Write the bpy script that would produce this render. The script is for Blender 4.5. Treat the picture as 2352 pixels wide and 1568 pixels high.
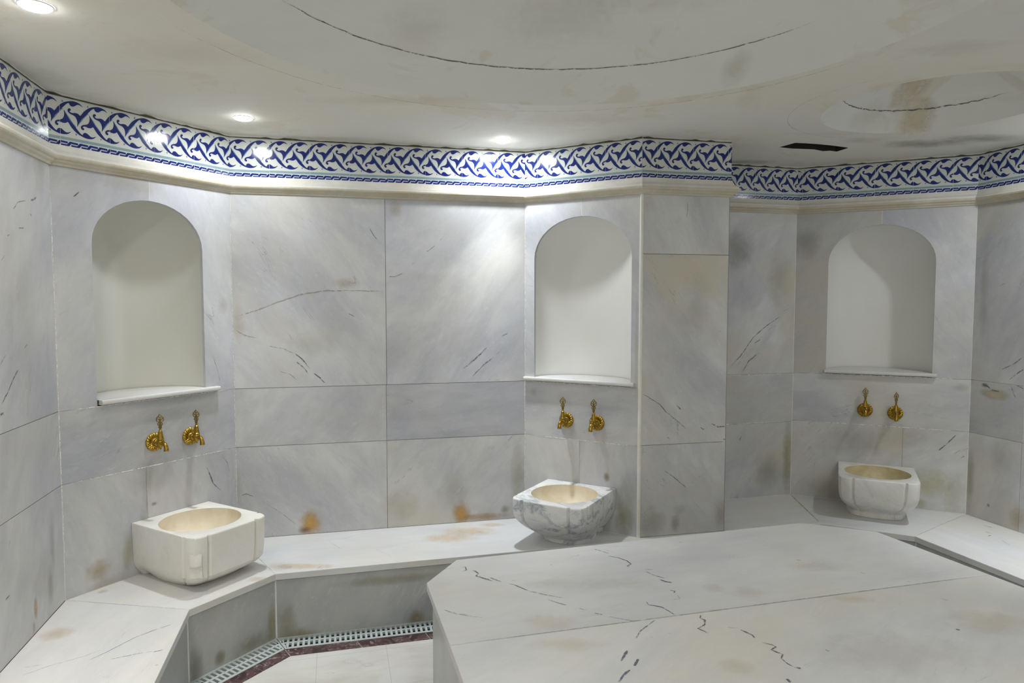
import bpy, math, random
from mathutils import Vector, geometry
import numpy as np

# ------------------------------------------------------------------ camera, world, lamps, exposure
for o in list(bpy.data.objects): bpy.data.objects.remove(o)
scn = bpy.context.scene
COL = scn.collection
EYE = 1.55
FPX = 1568.0
PITCH = math.atan(91/1568.0)
cam_d = bpy.data.cameras.new('camera'); cam = bpy.data.objects.new('camera', cam_d); COL.objects.link(cam)
cam.location = (0, 0, EYE); cam.rotation_euler = (math.pi/2-PITCH, 0, 0)
cam_d.sensor_width = 36; cam_d.lens = 36*FPX/2352; cam_d.clip_start = .02
scn.camera = cam
w = bpy.data.worlds.new('world'); scn.world = w; w.use_nodes = True
w.node_tree.nodes['Background'].inputs[0].default_value = (.8, .85, 1, 1)
w.node_tree.nodes['Background'].inputs[1].default_value = 0.0
scn.view_settings.view_transform = 'Standard'; scn.view_settings.look = 'None'
scn.view_settings.exposure = 0.0; scn.view_settings.gamma = 1.0
scn.view_settings.use_curve_mapping = False

CEIL = 2.395
ROT = math.radians(14.5)
E1 = (math.cos(ROT), math.sin(ROT)); E2 = (-math.sin(ROT), math.cos(ROT))
def xy(a, b): return (a*E1[0]+b*E2[0], a*E1[1]+b*E2[1])      # room axes to world
# ceiling downlights: (x, y, watts, colour, label)
WHITE = (.91, .955, 1.0); WARMW = (1.0, .95, .86)
LAMPS = [
 (-1.235, 3.189, 3.3, WHITE, 'round recessed ceiling downlight nearest the left niche'),
 (-.05, 3.629, 4.6, WHITE, 'round recessed downlight in the ceiling nearest the middle niche'),
 (-1.36, 2.0, 4.4, WARMW, 'round recessed downlight cut by the top left corner of the photo'),
 (2.62, 3.10, 6.2, WHITE, 'round recessed ceiling downlight out of view, right of the far niche'),
]
for (a, b, p) in [(-.70, .55, 13), (.5, -.45, 20), (1.9, -.45, 4.5), (3.1, .3, 2.5), (3.15, 1.35, 1)]:  # unseen fill lamps, added to brighten the room
    X, Y = xy(a, b)
    LAMPS.append((X, Y, p, (1.0, .98, .91), None))
BEHIND = ['beside the left bench near the camera', 'behind the camera on the left', 'behind the camera on the right', 'over the right bench near the camera', 'over the right bench beyond the platform']

# ------------------------------------------------------------------ helpers
def tag(o, label=None, cat=None, group=None, kind=None):
    if label: o['label'] = label
    if cat: o['category'] = cat
    if group: o['group'] = group
    if kind: o['kind'] = kind
    return o
def empty(name, loc=(0, 0, 0), rz=0):
    o = bpy.data.objects.new(name, None); COL.objects.link(o); o.location = loc; o.rotation_euler = (0, 0, rz)
    o.empty_display_size = .05
    return o

class MB:
    def __init__(s): s.v = []; s.f = []; s.m = []; s.uv = []; s.c = []; s.sm = []
    def face(s, pts, m=0, uv=None, c=(0, .5, 0, 0), smooth=False):
        i = len(s.v); s.v += [tuple(p) for p in pts]; s.f.append(tuple(range(i, i+len(pts)))); s.m.append(m)
        s.uv.append(uv or [(0, 0)]*len(pts)); s.c.append([c]*len(pts)); s.sm.append(smooth)
    def idx(s, verts, faces, m=0, smooth=False, c=(0, .5, 0, 0), uvf=None):
        i = len(s.v); s.v += [tuple(p) for p in verts]
        for f in faces:
            s.f.append(tuple(i+k for k in f)); s.m.append(m)
            s.uv.append([uvf(verts[k]) if uvf else (0, 0) for k in f]); s.c.append([c]*len(f)); s.sm.append(smooth)
    def box(s, a, b, m=0, T=None, c=(0, .5, 0, 0)):
        x0, y0, z0 = a; x1, y1, z1 = b
        vs = [(x0,y0,z0),(x1,y0,z0),(x1,y1,z0),(x0,y1,z0),(x0,y0,z1),(x1,y0,z1),(x1,y1,z1),(x0,y1,z1)]
        if T: vs = [T(*p) for p in vs]
        s.idx(vs, [(0,3,2,1),(4,5,6,7),(0,1,5,4),(1,2,6,5),(2,3,7,6),(3,0,4,7)], m, c=c)
    def lathe(s, prof, n=32, axis='z', org=(0,0,0), m=0, smooth=True, f=None):
        vs = []; fs = []
        for (r, h) in prof:
            for k in range(n):
                a = 2*math.pi*k/n; rr, hh = (r, h) if f is None else f(r, h, a)
                p = (rr*math.cos(a), rr*math.sin(a), hh) if axis == 'z' else (rr*math.cos(a), hh, rr*math.sin(a))
                vs.append((p[0]+org[0], p[1]+org[1], p[2]+org[2]))
        for j in range(len(prof)-1):
            for k in range(n):
                a, b = j*n+k, j*n+(k+1) % n
                q = (a, b, b+n, a+n); fs.append(q if axis == 'z' else q[::-1])
        s.idx(vs, fs, m, smooth)
        i0 = len(s.v)-len(vs)
    def tube(s, pts, r, n=8, closed=False, m=0):
        P = [Vector(p) for p in pts]; N = len(P); rs = r if isinstance(r, (list, tuple)) else [r]*N
        vs = []; fs = []; up = None
        for i in range(N):
            if closed: t = P[(i+1) % N]-P[i-1]
            else: t = P[min(i+1, N-1)]-P[max(i-1, 0)]
            t.normalize()
            if up is None:
                up = t.orthogonal().normalized()
            up = (up - t*up.dot(t)).normalized(); b = t.cross(up)
            for k in range(n):
                a = 2*math.pi*k/n; vs.append(P[i]+(up*math.cos(a)+b*math.sin(a))*rs[i])
        for i in range(N if closed else N-1):
            for k in range(n):
                a = i*n+k; b_ = i*n+(k+1) % n; j = (i+1) % N
                fs.append((a, b_, j*n+(k+1) % n, j*n+k))
        if not closed:
            fs.append(tuple(range(n))[::-1]); fs.append(tuple((N-1)*n+k for k in range(n)))
        s.idx(vs, fs, m, True)
    def build(s, name, mats, parent=None, merge=False):
        me = bpy.data.meshes.new(name); me.from_pydata(s.v, [], s.f)
        for mt in (mats if isinstance(mats, (list, tuple)) else [mats]): me.materials.append(mt)
        me.polygons.foreach_set('material_index', s.m); me.polygons.foreach_set('use_smooth', s.sm)
        uvl = me.uv_layers.new(name='UVMap'); flat = [x for f in s.uv for p in f for x in p]; uvl.data.foreach_set('uv', flat)
        ca = me.color_attributes.new('pan', 'FLOAT_COLOR', 'CORNER'); ca.data.foreach_set('color', [float(x) for f in s.c for p in f for x in p])
        me.update()
        if merge:
            import bmesh
            bm = bmesh.new(); bm.from_mesh(me); bmesh.ops.remove_doubles(bm, verts=bm.verts, dist=1e-5); bmesh.ops.recalc_face_normals(bm, faces=bm.faces); bm.to_mesh(me); bm.free()
        o = bpy.data.objects.new(name, me); COL.objects.link(o)
        if parent: o.parent = parent
        return o

# pixel -> world (only to read positions off the photograph; results are real points on real surfaces)
def ray(x, y):
    u = (x-1176)/FPX; v = -(y-784)/FPX
    return Vector((u, math.cos(PITCH)+v*math.sin(PITCH), -math.sin(PITCH)+v*math.cos(PITCH)))
def at(x, y, z):
    r = ray(x, y); t = (z-EYE)/r.z; return (r.x*t, r.y*t)

# ------------------------------------------------------------------ materials
def nodes(name):
    m = bpy.data.materials.new(name); m.use_nodes = True; nt = m.node_tree; nt.nodes.clear()
    out = nt.nodes.new('ShaderNodeOutputMaterial'); b = nt.nodes.new('ShaderNodeBsdfPrincipled'); nt.links.new(b.outputs[0], out.inputs[0])
    return m, nt, b
class G:
    def __init__(s, nt): s.nt = nt
    def n(s, t, **k):
        x = s.nt.nodes.new(t)
        for a, b in k.items(): setattr(x, a, b)
        return x
    def set(s, sock, v):
        if hasattr(v, 'links') or hasattr(v, 'is_linked'): s.nt.links.new(v, sock)
        else: sock.default_value = v
    def math(s, op, a, b=0.0, c=0.0, clamp=False):
        x = s.n('ShaderNodeMath', operation=op); x.use_clamp = clamp
        s.set(x.inputs[0], a); s.set(x.inputs[1], b); s.set(x.inputs[2], c); return x.outputs[0]
    def noise(s, vec, scale, detail=4, rough=.55, dist=0.0):
        x = s.n('ShaderNodeTexNoise'); s.set(x.inputs['Vector'], vec); x.inputs['Scale'].default_value = scale
        x.inputs['Detail'].default_value = detail; x.inputs['Roughness'].default_value = rough; x.inputs['Distortion'].default_value = dist
        return x.outputs['Fac']
    def ramp(s, f, a, b, smooth=True):
        x = s.n('ShaderNodeMapRange'); x.interpolation_type = 'SMOOTHSTEP' if smooth else 'LINEAR'; x.clamp = True
        s.set(x.inputs[0], f); x.inputs[1].default_value = a; x.inputs[2].default_value = b; return x.outputs[0]
    def mix(s, f, a, b, mode='MIX'):
        x = s.n('ShaderNodeMix', data_type='RGBA', blend_type=mode)
        s.set(x.inputs['Factor'], f); s.set(x.inputs[6], a if not isinstance(a, tuple) else a+(1,)); s.set(x.inputs[7], b if not isinstance(b, tuple) else b+(1,))
        return x.outputs[2]
    def comb(s, x, y, z):
        c = s.n('ShaderNodeCombineXYZ'); s.set(c.inputs[0], x); s.set(c.inputs[1], y); s.set(c.inputs[2], z); return c.outputs[0]
    def vadd(s, a, b):
        c = s.n('ShaderNodeVectorMath', operation='ADD'); s.set(c.inputs[0], a); s.set(c.inputs[1], b); return c.outputs[0]
    def vmul(s, a, b):
        c = s.n('ShaderNodeVectorMath', operation='MULTIPLY'); s.set(c.inputs[0], a); s.set(c.inputs[1], b); return c.outputs[0]

def marble(name, dark, light, warm=(.60, .55, .42), vein=(.20, .22, .27), rough=.34, uv=True, warm_amt=.45, vein_amt=.6, coarse=1.0, blue=None, blue_amt=0.0, stretch=.42, orot=(.4, .7, .5), cool=.0):
    """marble: UV in metres plus a per-slab attribute (seed, brightness, grain angle, warmth)"""
    m, nt, b = nodes(name); g = G(nt)
    if uv:
        uvn = g.n('ShaderNodeUVMap'); uvn.uv_map = 'UVMap'
        at_ = g.n('ShaderNodeAttribute'); at_.attribute_name = 'pan'
        sep = g.n('ShaderNodeSeparateColor'); nt.links.new(at_.outputs['Color'], sep.inputs[0])
        seed, bri, ang = sep.outputs[0], sep.outputs[1], sep.outputs[2]; wrm = at_.outputs['Alpha']
        off = g.comb(g.math('MULTIPLY', seed, 37.0), g.math('MULTIPLY', seed, 91.0), g.math('MULTIPLY', seed, 13.0))
        vec = g.vadd(uvn.outputs[0], off)
        rot = g.n('ShaderNodeVectorRotate', rotation_type='Z_AXIS'); nt.links.new(vec, rot.inputs['Vector']); g.set(rot.inputs['Angle'], g.math('MULTIPLY', ang, -math.pi))
        rv = rot.outputs[0]
    else:
        tc = g.n('ShaderNodeTexCoord'); rot = g.n('ShaderNodeVectorRotate', rotation_type='EULER_XYZ'); nt.links.new(tc.outputs['Object'], rot.inputs['Vector']); rot.inputs['Rotation'].default_value = orot
        vec = tc.outputs['Object']; rv = rot.outputs[0]; bri = .5; wrm = 0.0
    sv = g.vmul(rv, (stretch, 1.0, 1.0))                       # grain runs along x
    cloud = g.noise(g.vmul(rv, (.55, 1, 1)), 2.6*coarse, 5, .6, .5)
    streak = g.noise(sv, 11*coarse, 6, .68, .7)
    fine = g.noise(g.vmul(rv, (.4, 1, 1)), 55*coarse, 4, .7, .2)
    f = g.math('ADD', g.math('MULTIPLY', g.ramp(cloud, .30, .70), .62), g.math('MULTIPLY', g.ramp(streak, .3, .7), .28))
    f = g.math('ADD', f, g.math('MULTIPLY', fine, .22))
    f = g.math('SUBTRACT', f, .08, clamp=True)
    col = g.mix(f, dark, light)
    if blue:
        bn = g.noise(sv, 5*coarse, 5, .7, 1.2)
        col = g.mix(g.math('MULTIPLY', g.ramp(bn, .47, .66), blue_amt), col, blue)
    cn = g.noise(g.vadd(vec, (1.7, 6.1, 2.3)), 1.9*coarse, 3, .55, .3)
    col = g.mix(g.math('MULTIPLY', g.math('MULTIPLY', g.ramp(cn, .42, .64), cool), g.math('SUBTRACT', .55, g.math('MULTIPLY', wrm, 1.6), clamp=True)), col, g.mix(f, (.40, .41, .48), (.60, .61, .67)))
    wn = g.noise(g.vadd(vec, (5.2, 1.1, 3.3)), 1.7*coarse, 4, .6, .4)
    wf = g.math('MULTIPLY', g.ramp(wn, .42, .72), g.math('ADD', warm_amt, wrm))
    col = g.mix(wf, col, warm)
    # sparse dark hair veins along the grain
    vn = g.noise(g.vmul(rv, (.16, 1, 1)), 5.5, 6, .6, .9)
    line = g.math('SUBTRACT', 1.0, g.math('DIVIDE', g.math('ABSOLUTE', g.math('SUBTRACT', vn, .5)), .0055), clamp=True)
    msk = g.ramp(g.noise(g.vadd(rv, (8.3, 2.1, 0)), 3.1, 4, .6), .56, .66)
    col = g.mix(g.math('MULTIPLY', g.math('MULTIPLY', line, msk), vein_amt), col, vein)
    # whitish scratches / lime scale
    sc = g.noise(g.vadd(sv, (2, 9, 4)), 42, 3, .75, 1.5)
    col = g.mix(g.math('MULTIPLY', g.ramp(sc, .55, .76), .34), col, (.72, .73, .70))
    # brightness of the slab
    hv = g.n('ShaderNodeHueSaturation'); nt.links.new(col, hv.inputs['Color']); g.set(hv.inputs['Value'], g.math('ADD', g.math('MULTIPLY', bri, .5), .75))
    nt.links.new(hv.outputs[0], b.inputs['Base Color'])
    g.set(b.inputs['Roughness'], g.math('ADD', g.math('MULTIPLY', streak, .22), rough-.11))
    b.inputs['Specular IOR Level'].default_value = .4
    bp = g.n('ShaderNodeBump'); bp.inputs['Strength'].default_value = .06; bp.inputs['Distance'].default_value = .002
    nt.links.new(streak, bp.inputs['Height']); nt.links.new(bp.outputs[0], b.inputs['Normal'])
    return m

def plain(name, col, rough=.5, metal=0.0, noise_amt=.0, scale=8, col2=None, bump=0.0, spec=.5):
    m, nt, b = nodes(name); g = G(nt)
    tc = g.n('ShaderNodeTexCoord'); n_ = g.noise(tc.outputs['Object'], scale, 5, .6, .3)
    nt.links.new(g.mix(g.math('MULTIPLY', g.ramp(n_, .3, .75), noise_amt), col, col2 or col), b.inputs['Base Color'])
    b.inputs['Roughness'].default_value = rough; b.inputs['Metallic'].default_value = metal; b.inputs['Specular IOR Level'].default_value = spec
    if bump:
        bp = g.n('ShaderNodeBump'); bp.inputs['Strength'].default_value = bump; bp.inputs['Distance'].default_value = .002
        nt.links.new(g.noise(tc.outputs['Object'], scale*4, 4), bp.inputs['Height']); nt.links.new(bp.outputs[0], b.inputs['Normal'])
    return m

def mark_mat(name, radial):
    """veins and stains: colour from the attribute, soft-edged by UV"""
    m, nt, b = nodes(name); g = G(nt); m.blend_method = 'BLEND' if hasattr(m, 'blend_method') else None
    uvn = g.n('ShaderNodeUVMap'); uvn.uv_map = 'UVMap'; at_ = g.n('ShaderNodeAttribute'); at_.attribute_name = 'pan'
    tc = g.n('ShaderNodeTexCoord'); sx = g.n('ShaderNodeSeparateXYZ'); nt.links.new(uvn.outputs[0], sx.inputs[0])
    if radial:
        n_ = g.noise(tc.outputs['Object'], 13, 5, .62, .5)
        ln = g.n('ShaderNodeVectorMath', operation='LENGTH'); nt.links.new(uvn.outputs[0], ln.inputs[0])
        d = g.math('ADD', ln.outputs['Value'], g.math('MULTIPLY', g.math('SUBTRACT', n_, .5), .9))
        a = g.math('MULTIPLY', g.ramp(d, 1.0, .0), .72)
        a = g.math('MULTIPLY', a, g.ramp(ln.outputs['Value'], 1.0, .6))
    else:
        n_ = g.noise(tc.outputs['Object'], 60, 5, .7, .4)
        d = g.math('SUBTRACT', 1.0, g.math('ABSOLUTE', sx.outputs[1]), clamp=True)
        a = g.math('MULTIPLY', g.ramp(d, 0, .75), g.ramp(n_, .34, .58))
        a = g.math('MULTIPLY', a, g.ramp(g.math('SUBTRACT', .5, g.math('ABSOLUTE', g.math('SUBTRACT', sx.outputs[0], .5))), 0, .12))
    a = g.math('MULTIPLY', a, at_.outputs['Alpha'], clamp=True)
    nt.links.new(at_.outputs['Color'], b.inputs['Base Color']); b.inputs['Roughness'].default_value = .5
    nt.links.new(a, b.inputs['Alpha'])
    return m

M = {}
M['wall'] = marble('grey_wall_marble', (.42, .43, .455), (.69, .69, .675), warm=(.58, .54, .44), warm_amt=.5, cool=.6)
M['bench'] = marble('pale_bench_marble', (.53, .54, .555), (.69, .69, .68), warm=(.66, .60, .47), warm_amt=.35, vein_amt=.35, rough=.4, stretch=.2)
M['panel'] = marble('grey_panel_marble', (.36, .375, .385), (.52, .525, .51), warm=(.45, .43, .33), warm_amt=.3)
M['basin'] = marble('white_basin_marble', (.72, .70, .64), (.86, .85, .80), warm=(.80, .74, .58), uv=False, warm_amt=.4, vein_amt=.4, coarse=1.6)
M['basin_grey'] = marble('veined_basin_marble', (.66, .67, .68), (.85, .85, .83), warm=(.76, .70, .55), uv=False, warm_amt=.25, vein_amt=.6, coarse=2.2, blue=(.22, .27, .34), blue_amt=.8, orot=(.15, .1, .35), stretch=.35)
M['basin_dim'] = marble('pale_basin_marble', (.70, .69, .64), (.84, .83, .79), warm=(.78, .72, .58), uv=False, warm_amt=.35, vein_amt=.8, coarse=2.0, blue=(.42, .45, .50), blue_amt=.3)
M['bowl'] = plain('yellowed_bowl', (.78, .70, .56), .4, noise_amt=.8, scale=9, col2=(.62, .52, .34))
M['bowl_dark'] = plain('stained_bowl', (.70, .62, .42), .4, noise_amt=.9, scale=9, col2=(.42, .31, .10))
M['niche'] = plain('white_plaster', (.80, .80, .77), .6, noise_amt=.35, scale=3, col2=(.74, .73, .66), bump=.1)
M['niche_cream'] = plain('cream_plaster', (.64, .64, .585), .6, noise_amt=.4, scale=3, col2=(.58, .57, .49), bump=.1)
M['grout_w'] = plain('pale_grout', (.82, .81, .78), .8, noise_amt=.45, scale=14, col2=(.42, .40, .33))
M['grout_d'] = plain('dark_grout', (.30, .29, .26), .8, noise_amt=.7, scale=11, col2=(.50, .49, .44))
M['cornice'] = marble('cream_cornice_marble', (.70, .69, .63), (.85, .84, .79), warm=(.72, .62, .44), uv=False, warm_amt=.35, vein_amt=.2, coarse=3)
M['cornice_low'] = marble('shaded_cornice_underside', (.50, .47, .37), (.66, .62, .50), warm=(.52, .42, .26), uv=False, warm_amt=.6, vein_amt=.2, coarse=3)  # shade under the moulding, painted into the colour of its lower faces
M['line'] = mark_mat('vein_marks', False); M['spot'] = mark_mat('stain_marks', True)
M['tile'] = plain('glazed_white_tile', (.66, .68, .64), .12, noise_amt=.3, scale=40, col2=(.60, .65, .62), bump=.03)
M['blue'] = plain('cobalt_glaze', (.010, .026, .21), .12, noise_amt=.9, scale=60, col2=(.012, .016, .085))
M['lightblue'] = plain('washed_blue_glaze', (.10, .19, .36), .12, noise_amt=.8, scale=70, col2=(.28, .42, .46))
M['teal'] = plain('grey_teal_glaze', (.24, .36, .40), .12, noise_amt=.5, scale=30, col2=(.34, .44, .46))
M['keyground'] = plain('pale_blue_glaze', (.55, .60, .66), .12)
M['black_gap'] = plain('mouldy_gap', (.05, .048, .03), .9, noise_amt=.6, scale=50, col2=(.16, .15, .08))
M['brass'] = plain('aged_brass', (.50, .33, .055), .25, 1.0, noise_amt=.85, scale=70, col2=(.22, .13, .02), bump=.2)
M['brass_dark'] = plain('tarnished_brass', (.33, .24, .07), .38, 1.0, noise_amt=.7, scale=80, col2=(.12, .08, .03), bump=.1)
M['grate'] = plain('grey_plastic_grate', (.50, .56, .56), .45, noise_amt=.4, scale=20, col2=(.40, .44, .43))
M['dark'] = plain('dark_channel', (.025, .022, .018), .9)
M['white_ring'] = plain('white_lamp_ring', (.85, .85, .85), .4)
m, nt, b = nodes('lit_lamp_cover'); b.inputs['Base Color'].default_value = (1, 1, 1, 1); b.inputs['Emission Color'].default_value = (.96, .98, 1, 1); b.inputs['Emission Strength'].default_value = 70; M['lamp'] = m

# maroon border stone
m, nt, b = nodes('maroon_marble'); g = G(nt); tc = g.n('ShaderNodeTexCoord')
n1 = g.noise(tc.outputs['Object'], 14, 6, .7, 1.5); n2 = g.noise(tc.outputs['Object'], 40, 5, .7, 1)
c_ = g.mix(g.ramp(n1, .3, .7), (.035, .016, .02), (.12, .06, .06)); ln = g.math('SUBTRACT', 1.0, g.math('DIVIDE', g.math('ABSOLUTE', g.math('SUBTRACT', n1, .52)), .03), clamp=True)
c_ = g.mix(g.math('MULTIPLY', ln, g.ramp(n2, .45, .65)), c_, (.50, .46, .44)); nt.links.new(c_, b.inputs['Base Color']); b.inputs['Roughness'].default_value = .4; M['maroon'] = m

# floor tiles: cream marble with 30 cm joints along the room's axes
m, nt, b = nodes('cream_floor_tiles'); g = G(nt); tc = g.n('ShaderNodeTexCoord')
rt = g.n('ShaderNodeVectorRotate', rotation_type='Z_AXIS'); nt.links.new(tc.outputs['Object'], rt.inputs['Vector']); rt.inputs['Angle'].default_value = -ROT
sx = g.n('ShaderNodeSeparateXYZ'); nt.links.new(rt.outputs[0], sx.inputs[0])
def joint(c, off):
    fr = g.math('FRACT', g.math('DIVIDE', g.math('ADD', c, off), .30)); return g.math('LESS_THAN', g.math('ABSOLUTE', g.math('SUBTRACT', fr, .5)), .0045)
_q = at(728, 1508, 0); _e = _q[0]*math.cos(ROT)+_q[1]*math.sin(ROT)
jj = g.math('MAXIMUM', joint(sx.outputs[0], 30.15-_e), joint(sx.outputs[1], 30.132))
n1 = g.noise(g.vmul(rt.outputs[0], (.4, 1, 1)), 7, 6, .65, .5)
c_ = g.mix(g.ramp(n1, .3, .7), (.58, .565, .51), (.70, .69, .66)); c_ = g.mix(g.ramp(g.noise(tc.outputs['Object'], 3, 4), .5, .75), c_, (.68, .69, .70))
c_ = g.mix(g.math('MULTIPLY', jj, .6), c_, (.42, .42, .40)); nt.links.new(c_, b.inputs['Base Color']); b.inputs['Roughness'].default_value = .35; M['floor'] = m

# ceiling plaster: patched paint, cream and grey-green
m, nt, b = nodes('patched_plaster'); g = G(nt); tc = g.n('ShaderNodeTexCoord')
n1 = g.noise(tc.outputs['Object'], 1.3, 5, .62, .6); n2 = g.noise(g.vadd(tc.outputs['Object'], (4, 7, 1)), 2.2, 6, .65, 1.0); n3 = g.noise(tc.outputs['Object'], 30, 4)
c_ = g.mix(g.ramp(n1, .42, .60), (.80, .77, .68), (.79, .78, .735)); c_ = g.mix(g.math('MULTIPLY', g.ramp(n2, .55, .63), .5), c_, (.70, .63, .50))
c_ = g.mix(g.math('MULTIPLY', n3, .12), c_, (.5, .5, .45)); nt.links.new(c_, b.inputs['Base Color']); b.inputs['Roughness'].default_value = .75; M['ceiling'] = m
m, nt, b = nodes('dome_plaster'); g = G(nt); tc = g.n('ShaderNodeTexCoord')
n1 = g.noise(tc.outputs['Object'], 1.6, 5, .6, .5); n2 = g.noise(g.vadd(tc.outputs['Object'], (2, 3, 1)), 2.6, 5, .6, 1.0)
c_ = g.mix(g.ramp(n1, .40, .62), (.75, .755, .715), (.79, .785, .73)); c_ = g.mix(g.math('MULTIPLY', g.ramp(n2, .58, .66), .5), c_, (.66, .60, .47))
nt.links.new(c_, b.inputs['Base Color']); b.inputs['Roughness'].default_value = .7; M['dome'] = m

# ------------------------------------------------------------------ plan of the room
zb = .31                                                             # bench top
P = {}
P['AB'] = (-1.860, 2.776); P['BC'] = (-1.434, 3.508); P['CD'] = (.073, 3.869); P['DE'] = (.666, 3.534); P['EF'] = (1.150, 3.640)
P['F0'] = xy(2.022, 3.757); P['FG'] = (1.796, 4.342); P['GH'] = (2.658, 3.934); P['A0'] = xy(-1.108, -1.1); P['H1'] = xy(3.562, -1.1)
ORDER = ['A0', 'AB', 'BC', 'CD', 'DE', 'EF', 'F0', 'FG', 'GH', 'H1']
class Frame:
    def __init__(s, a, b):
        s.a = Vector(P[a]); s.b = Vector(P[b]); s.L = (s.b-s.a).length; s.d = (s.b-s.a)/s.L; s.n = Vector((s.d.y, -s.d.x))
    def p(s, u, z, o=0.0):
        q = s.a+s.d*u+s.n*o; return (q.x, q.y, z)
    def px(s, x, y, o=0.0):
        r = ray(x, y); a = s.a+s.n*o; t = (a.x*s.n.x+a.y*s.n.y)/(r.x*s.n.x+r.y*s.n.y); q = Vector((r.x*t, r.y*t))-a
        return (q.dot(s.d), EYE+r.z*t)
W = {k: Frame(*v) for k, v in dict(A=('A0', 'AB'), B=('AB', 'BC'), C=('BC', 'CD'), D=('CD', 'DE'), E=('DE', 'EF'), S=('EF', 'F0'), F=('F0', 'FG'), G=('FG', 'GH'), H=('GH', 'H1'), R=('H1', 'A0')).items()}
G0 = .0013
WHITE_JOINTS = [W[k] for k in 'BDGF']
Z1, Z2, ZC = .795, 1.101, 2.13

def arch(uc, hw, zs, rise, n=20):
    return [(uc+hw*math.cos(math.pi*k/n), zs+rise*math.sin(math.pi*k/n)) for k in range(n+1)]       # right to left

rnd = random.Random(5)
def polyface(mb, fr, pts, o, m, c):
    tri = geometry.tessellate_polygon([[Vector((u, z, 0)) for u, z in pts]])
    for t in tri:
        q = [pts[i] for i in t]
        ar = (q[1][0]-q[0][0])*(q[2][1]-q[0][1])-(q[2][0]-q[0][0])*(q[1][1]-q[0][1])
        if ar < 0: q = q[::-1]
        mb.face([fr.p(u, z, o) for u, z in q], m, [tuple(x) for x in q], c)
def slab(mb, fr, pts, c, th=.02, m=0):
    """a stone slab of any outline, face flush with the wall plane, small arris"""
    ar = sum(pts[i][0]*pts[(i+1) % len(pts)][1]-pts[(i+1) % len(pts)][0]*pts[i][1] for i in range(len(pts)))
    if ar < 0: pts = pts[::-1]
    polyface(mb, fr, pts, 0, m, c)
    for i in range(len(pts)):
        a, b_ = pts[i], pts[(i+1) % len(pts)]
        mb.face([fr.p(a[0], a[1], 0), fr.p(a[0], a[1], -th), fr.p(b_[0], b_[1], -th), fr.p(b_[0], b_[1], 0)], m, [(a[0], a[1]), (a[0]-.02, a[1]), (b_[0]-.02, b_[1]), b_], c)
def rect(mb, fr, u0, u1, z0, z1, c):
    G0 = .0021 if fr in WHITE_JOINTS else .0013
    slab(mb, fr, [(u0+G0, z0+G0), (u1-G0, z0+G0), (u1-G0, z1-G0), (u0+G0, z1-G0)], c)
    polyface(mb, fr, [(u0-.002, z0-.002), (u1+.002, z0-.002), (u1+.002, z1+.002), (u0-.002, z1+.002)], (-.0003 if fr in WHITE_JOINTS else -.0012), 1, (0, 0, 0, 0))
def mark_line(mb, to3, pts, wd, col, a=.8, m=2, jit=.0):
    """a hairline vein: soft ribbon on the stone along 2-D points; to3 maps (u,v) to a point just proud of the surface"""
    out = []
    rr = random.Random(int(abs(pts[0][0])*9173+abs(pts[0][1])*511))
    for i in range(len(pts)-1):
        a0, a1 = Vector(pts[i]), Vector(pts[i+1]); n = max(1, int((a1-a0).length/.02))
        for k in range(n): out.append(a0.lerp(a1, k/n)+Vector((rr.uniform(-1, 1), rr.uniform(-1, 1)))*(jit if (i or k) else 0))
    out.append(Vector(pts[-1])); N = len(out); L = []
    for i in range(N):
        t = (out[min(i+1, N-1)]-out[max(i-1, 0)]).normalized(); nn = Vector((-t.y, t.x)); ww = wd*(.55+.45*math.sin(math.pi*(i+.5)/N))*rr.uniform(.6, 1.3)
        L.append((out[i]+nn*ww, out[i]-nn*ww))
    for i in range(N-1):
        q = [L[i][1], L[i+1][1], L[i+1][0], L[i][0]]
        mb.face([to3(*p) for p in q], m, [(i/(N-1), -1), ((i+1)/(N-1), -1), ((i+1)/(N-1), 1), (i/(N-1), 1)], col+(a,))
def mark_spot(mb, to3, c, ru, rv, col, a=.6, m=3, clip=None):
    """a soft stain on the surface; clip=(u0,u1,v0,v1) keeps it on the slab"""
    n = 6
    for i in range(n):
        for j in range(n):
            q = [(-1+2*i/n, -1+2*j/n), (-1+2*(i+1)/n, -1+2*j/n), (-1+2*(i+1)/n, -1+2*(j+1)/n), (-1+2*i/n, -1+2*(j+1)/n)]
            if clip: q = [(min(max(x, (clip[0]-c[0])/ru), (clip[1]-c[0])/ru), min(max(y, (clip[2]-c[1])/rv), (clip[3]-c[1])/rv)) for x, y in q]
            if abs(q[1][0]-q[0][0])+abs(q[2][0]-q[3][0]) < 1e-6 or abs(q[2][1]-q[1][1])+abs(q[3][1]-q[0][1]) < 1e-6: continue
            mb.face([to3(c[0]+x*ru, c[1]+y*rv) for x, y in q], m, q, col+(a,))

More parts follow.
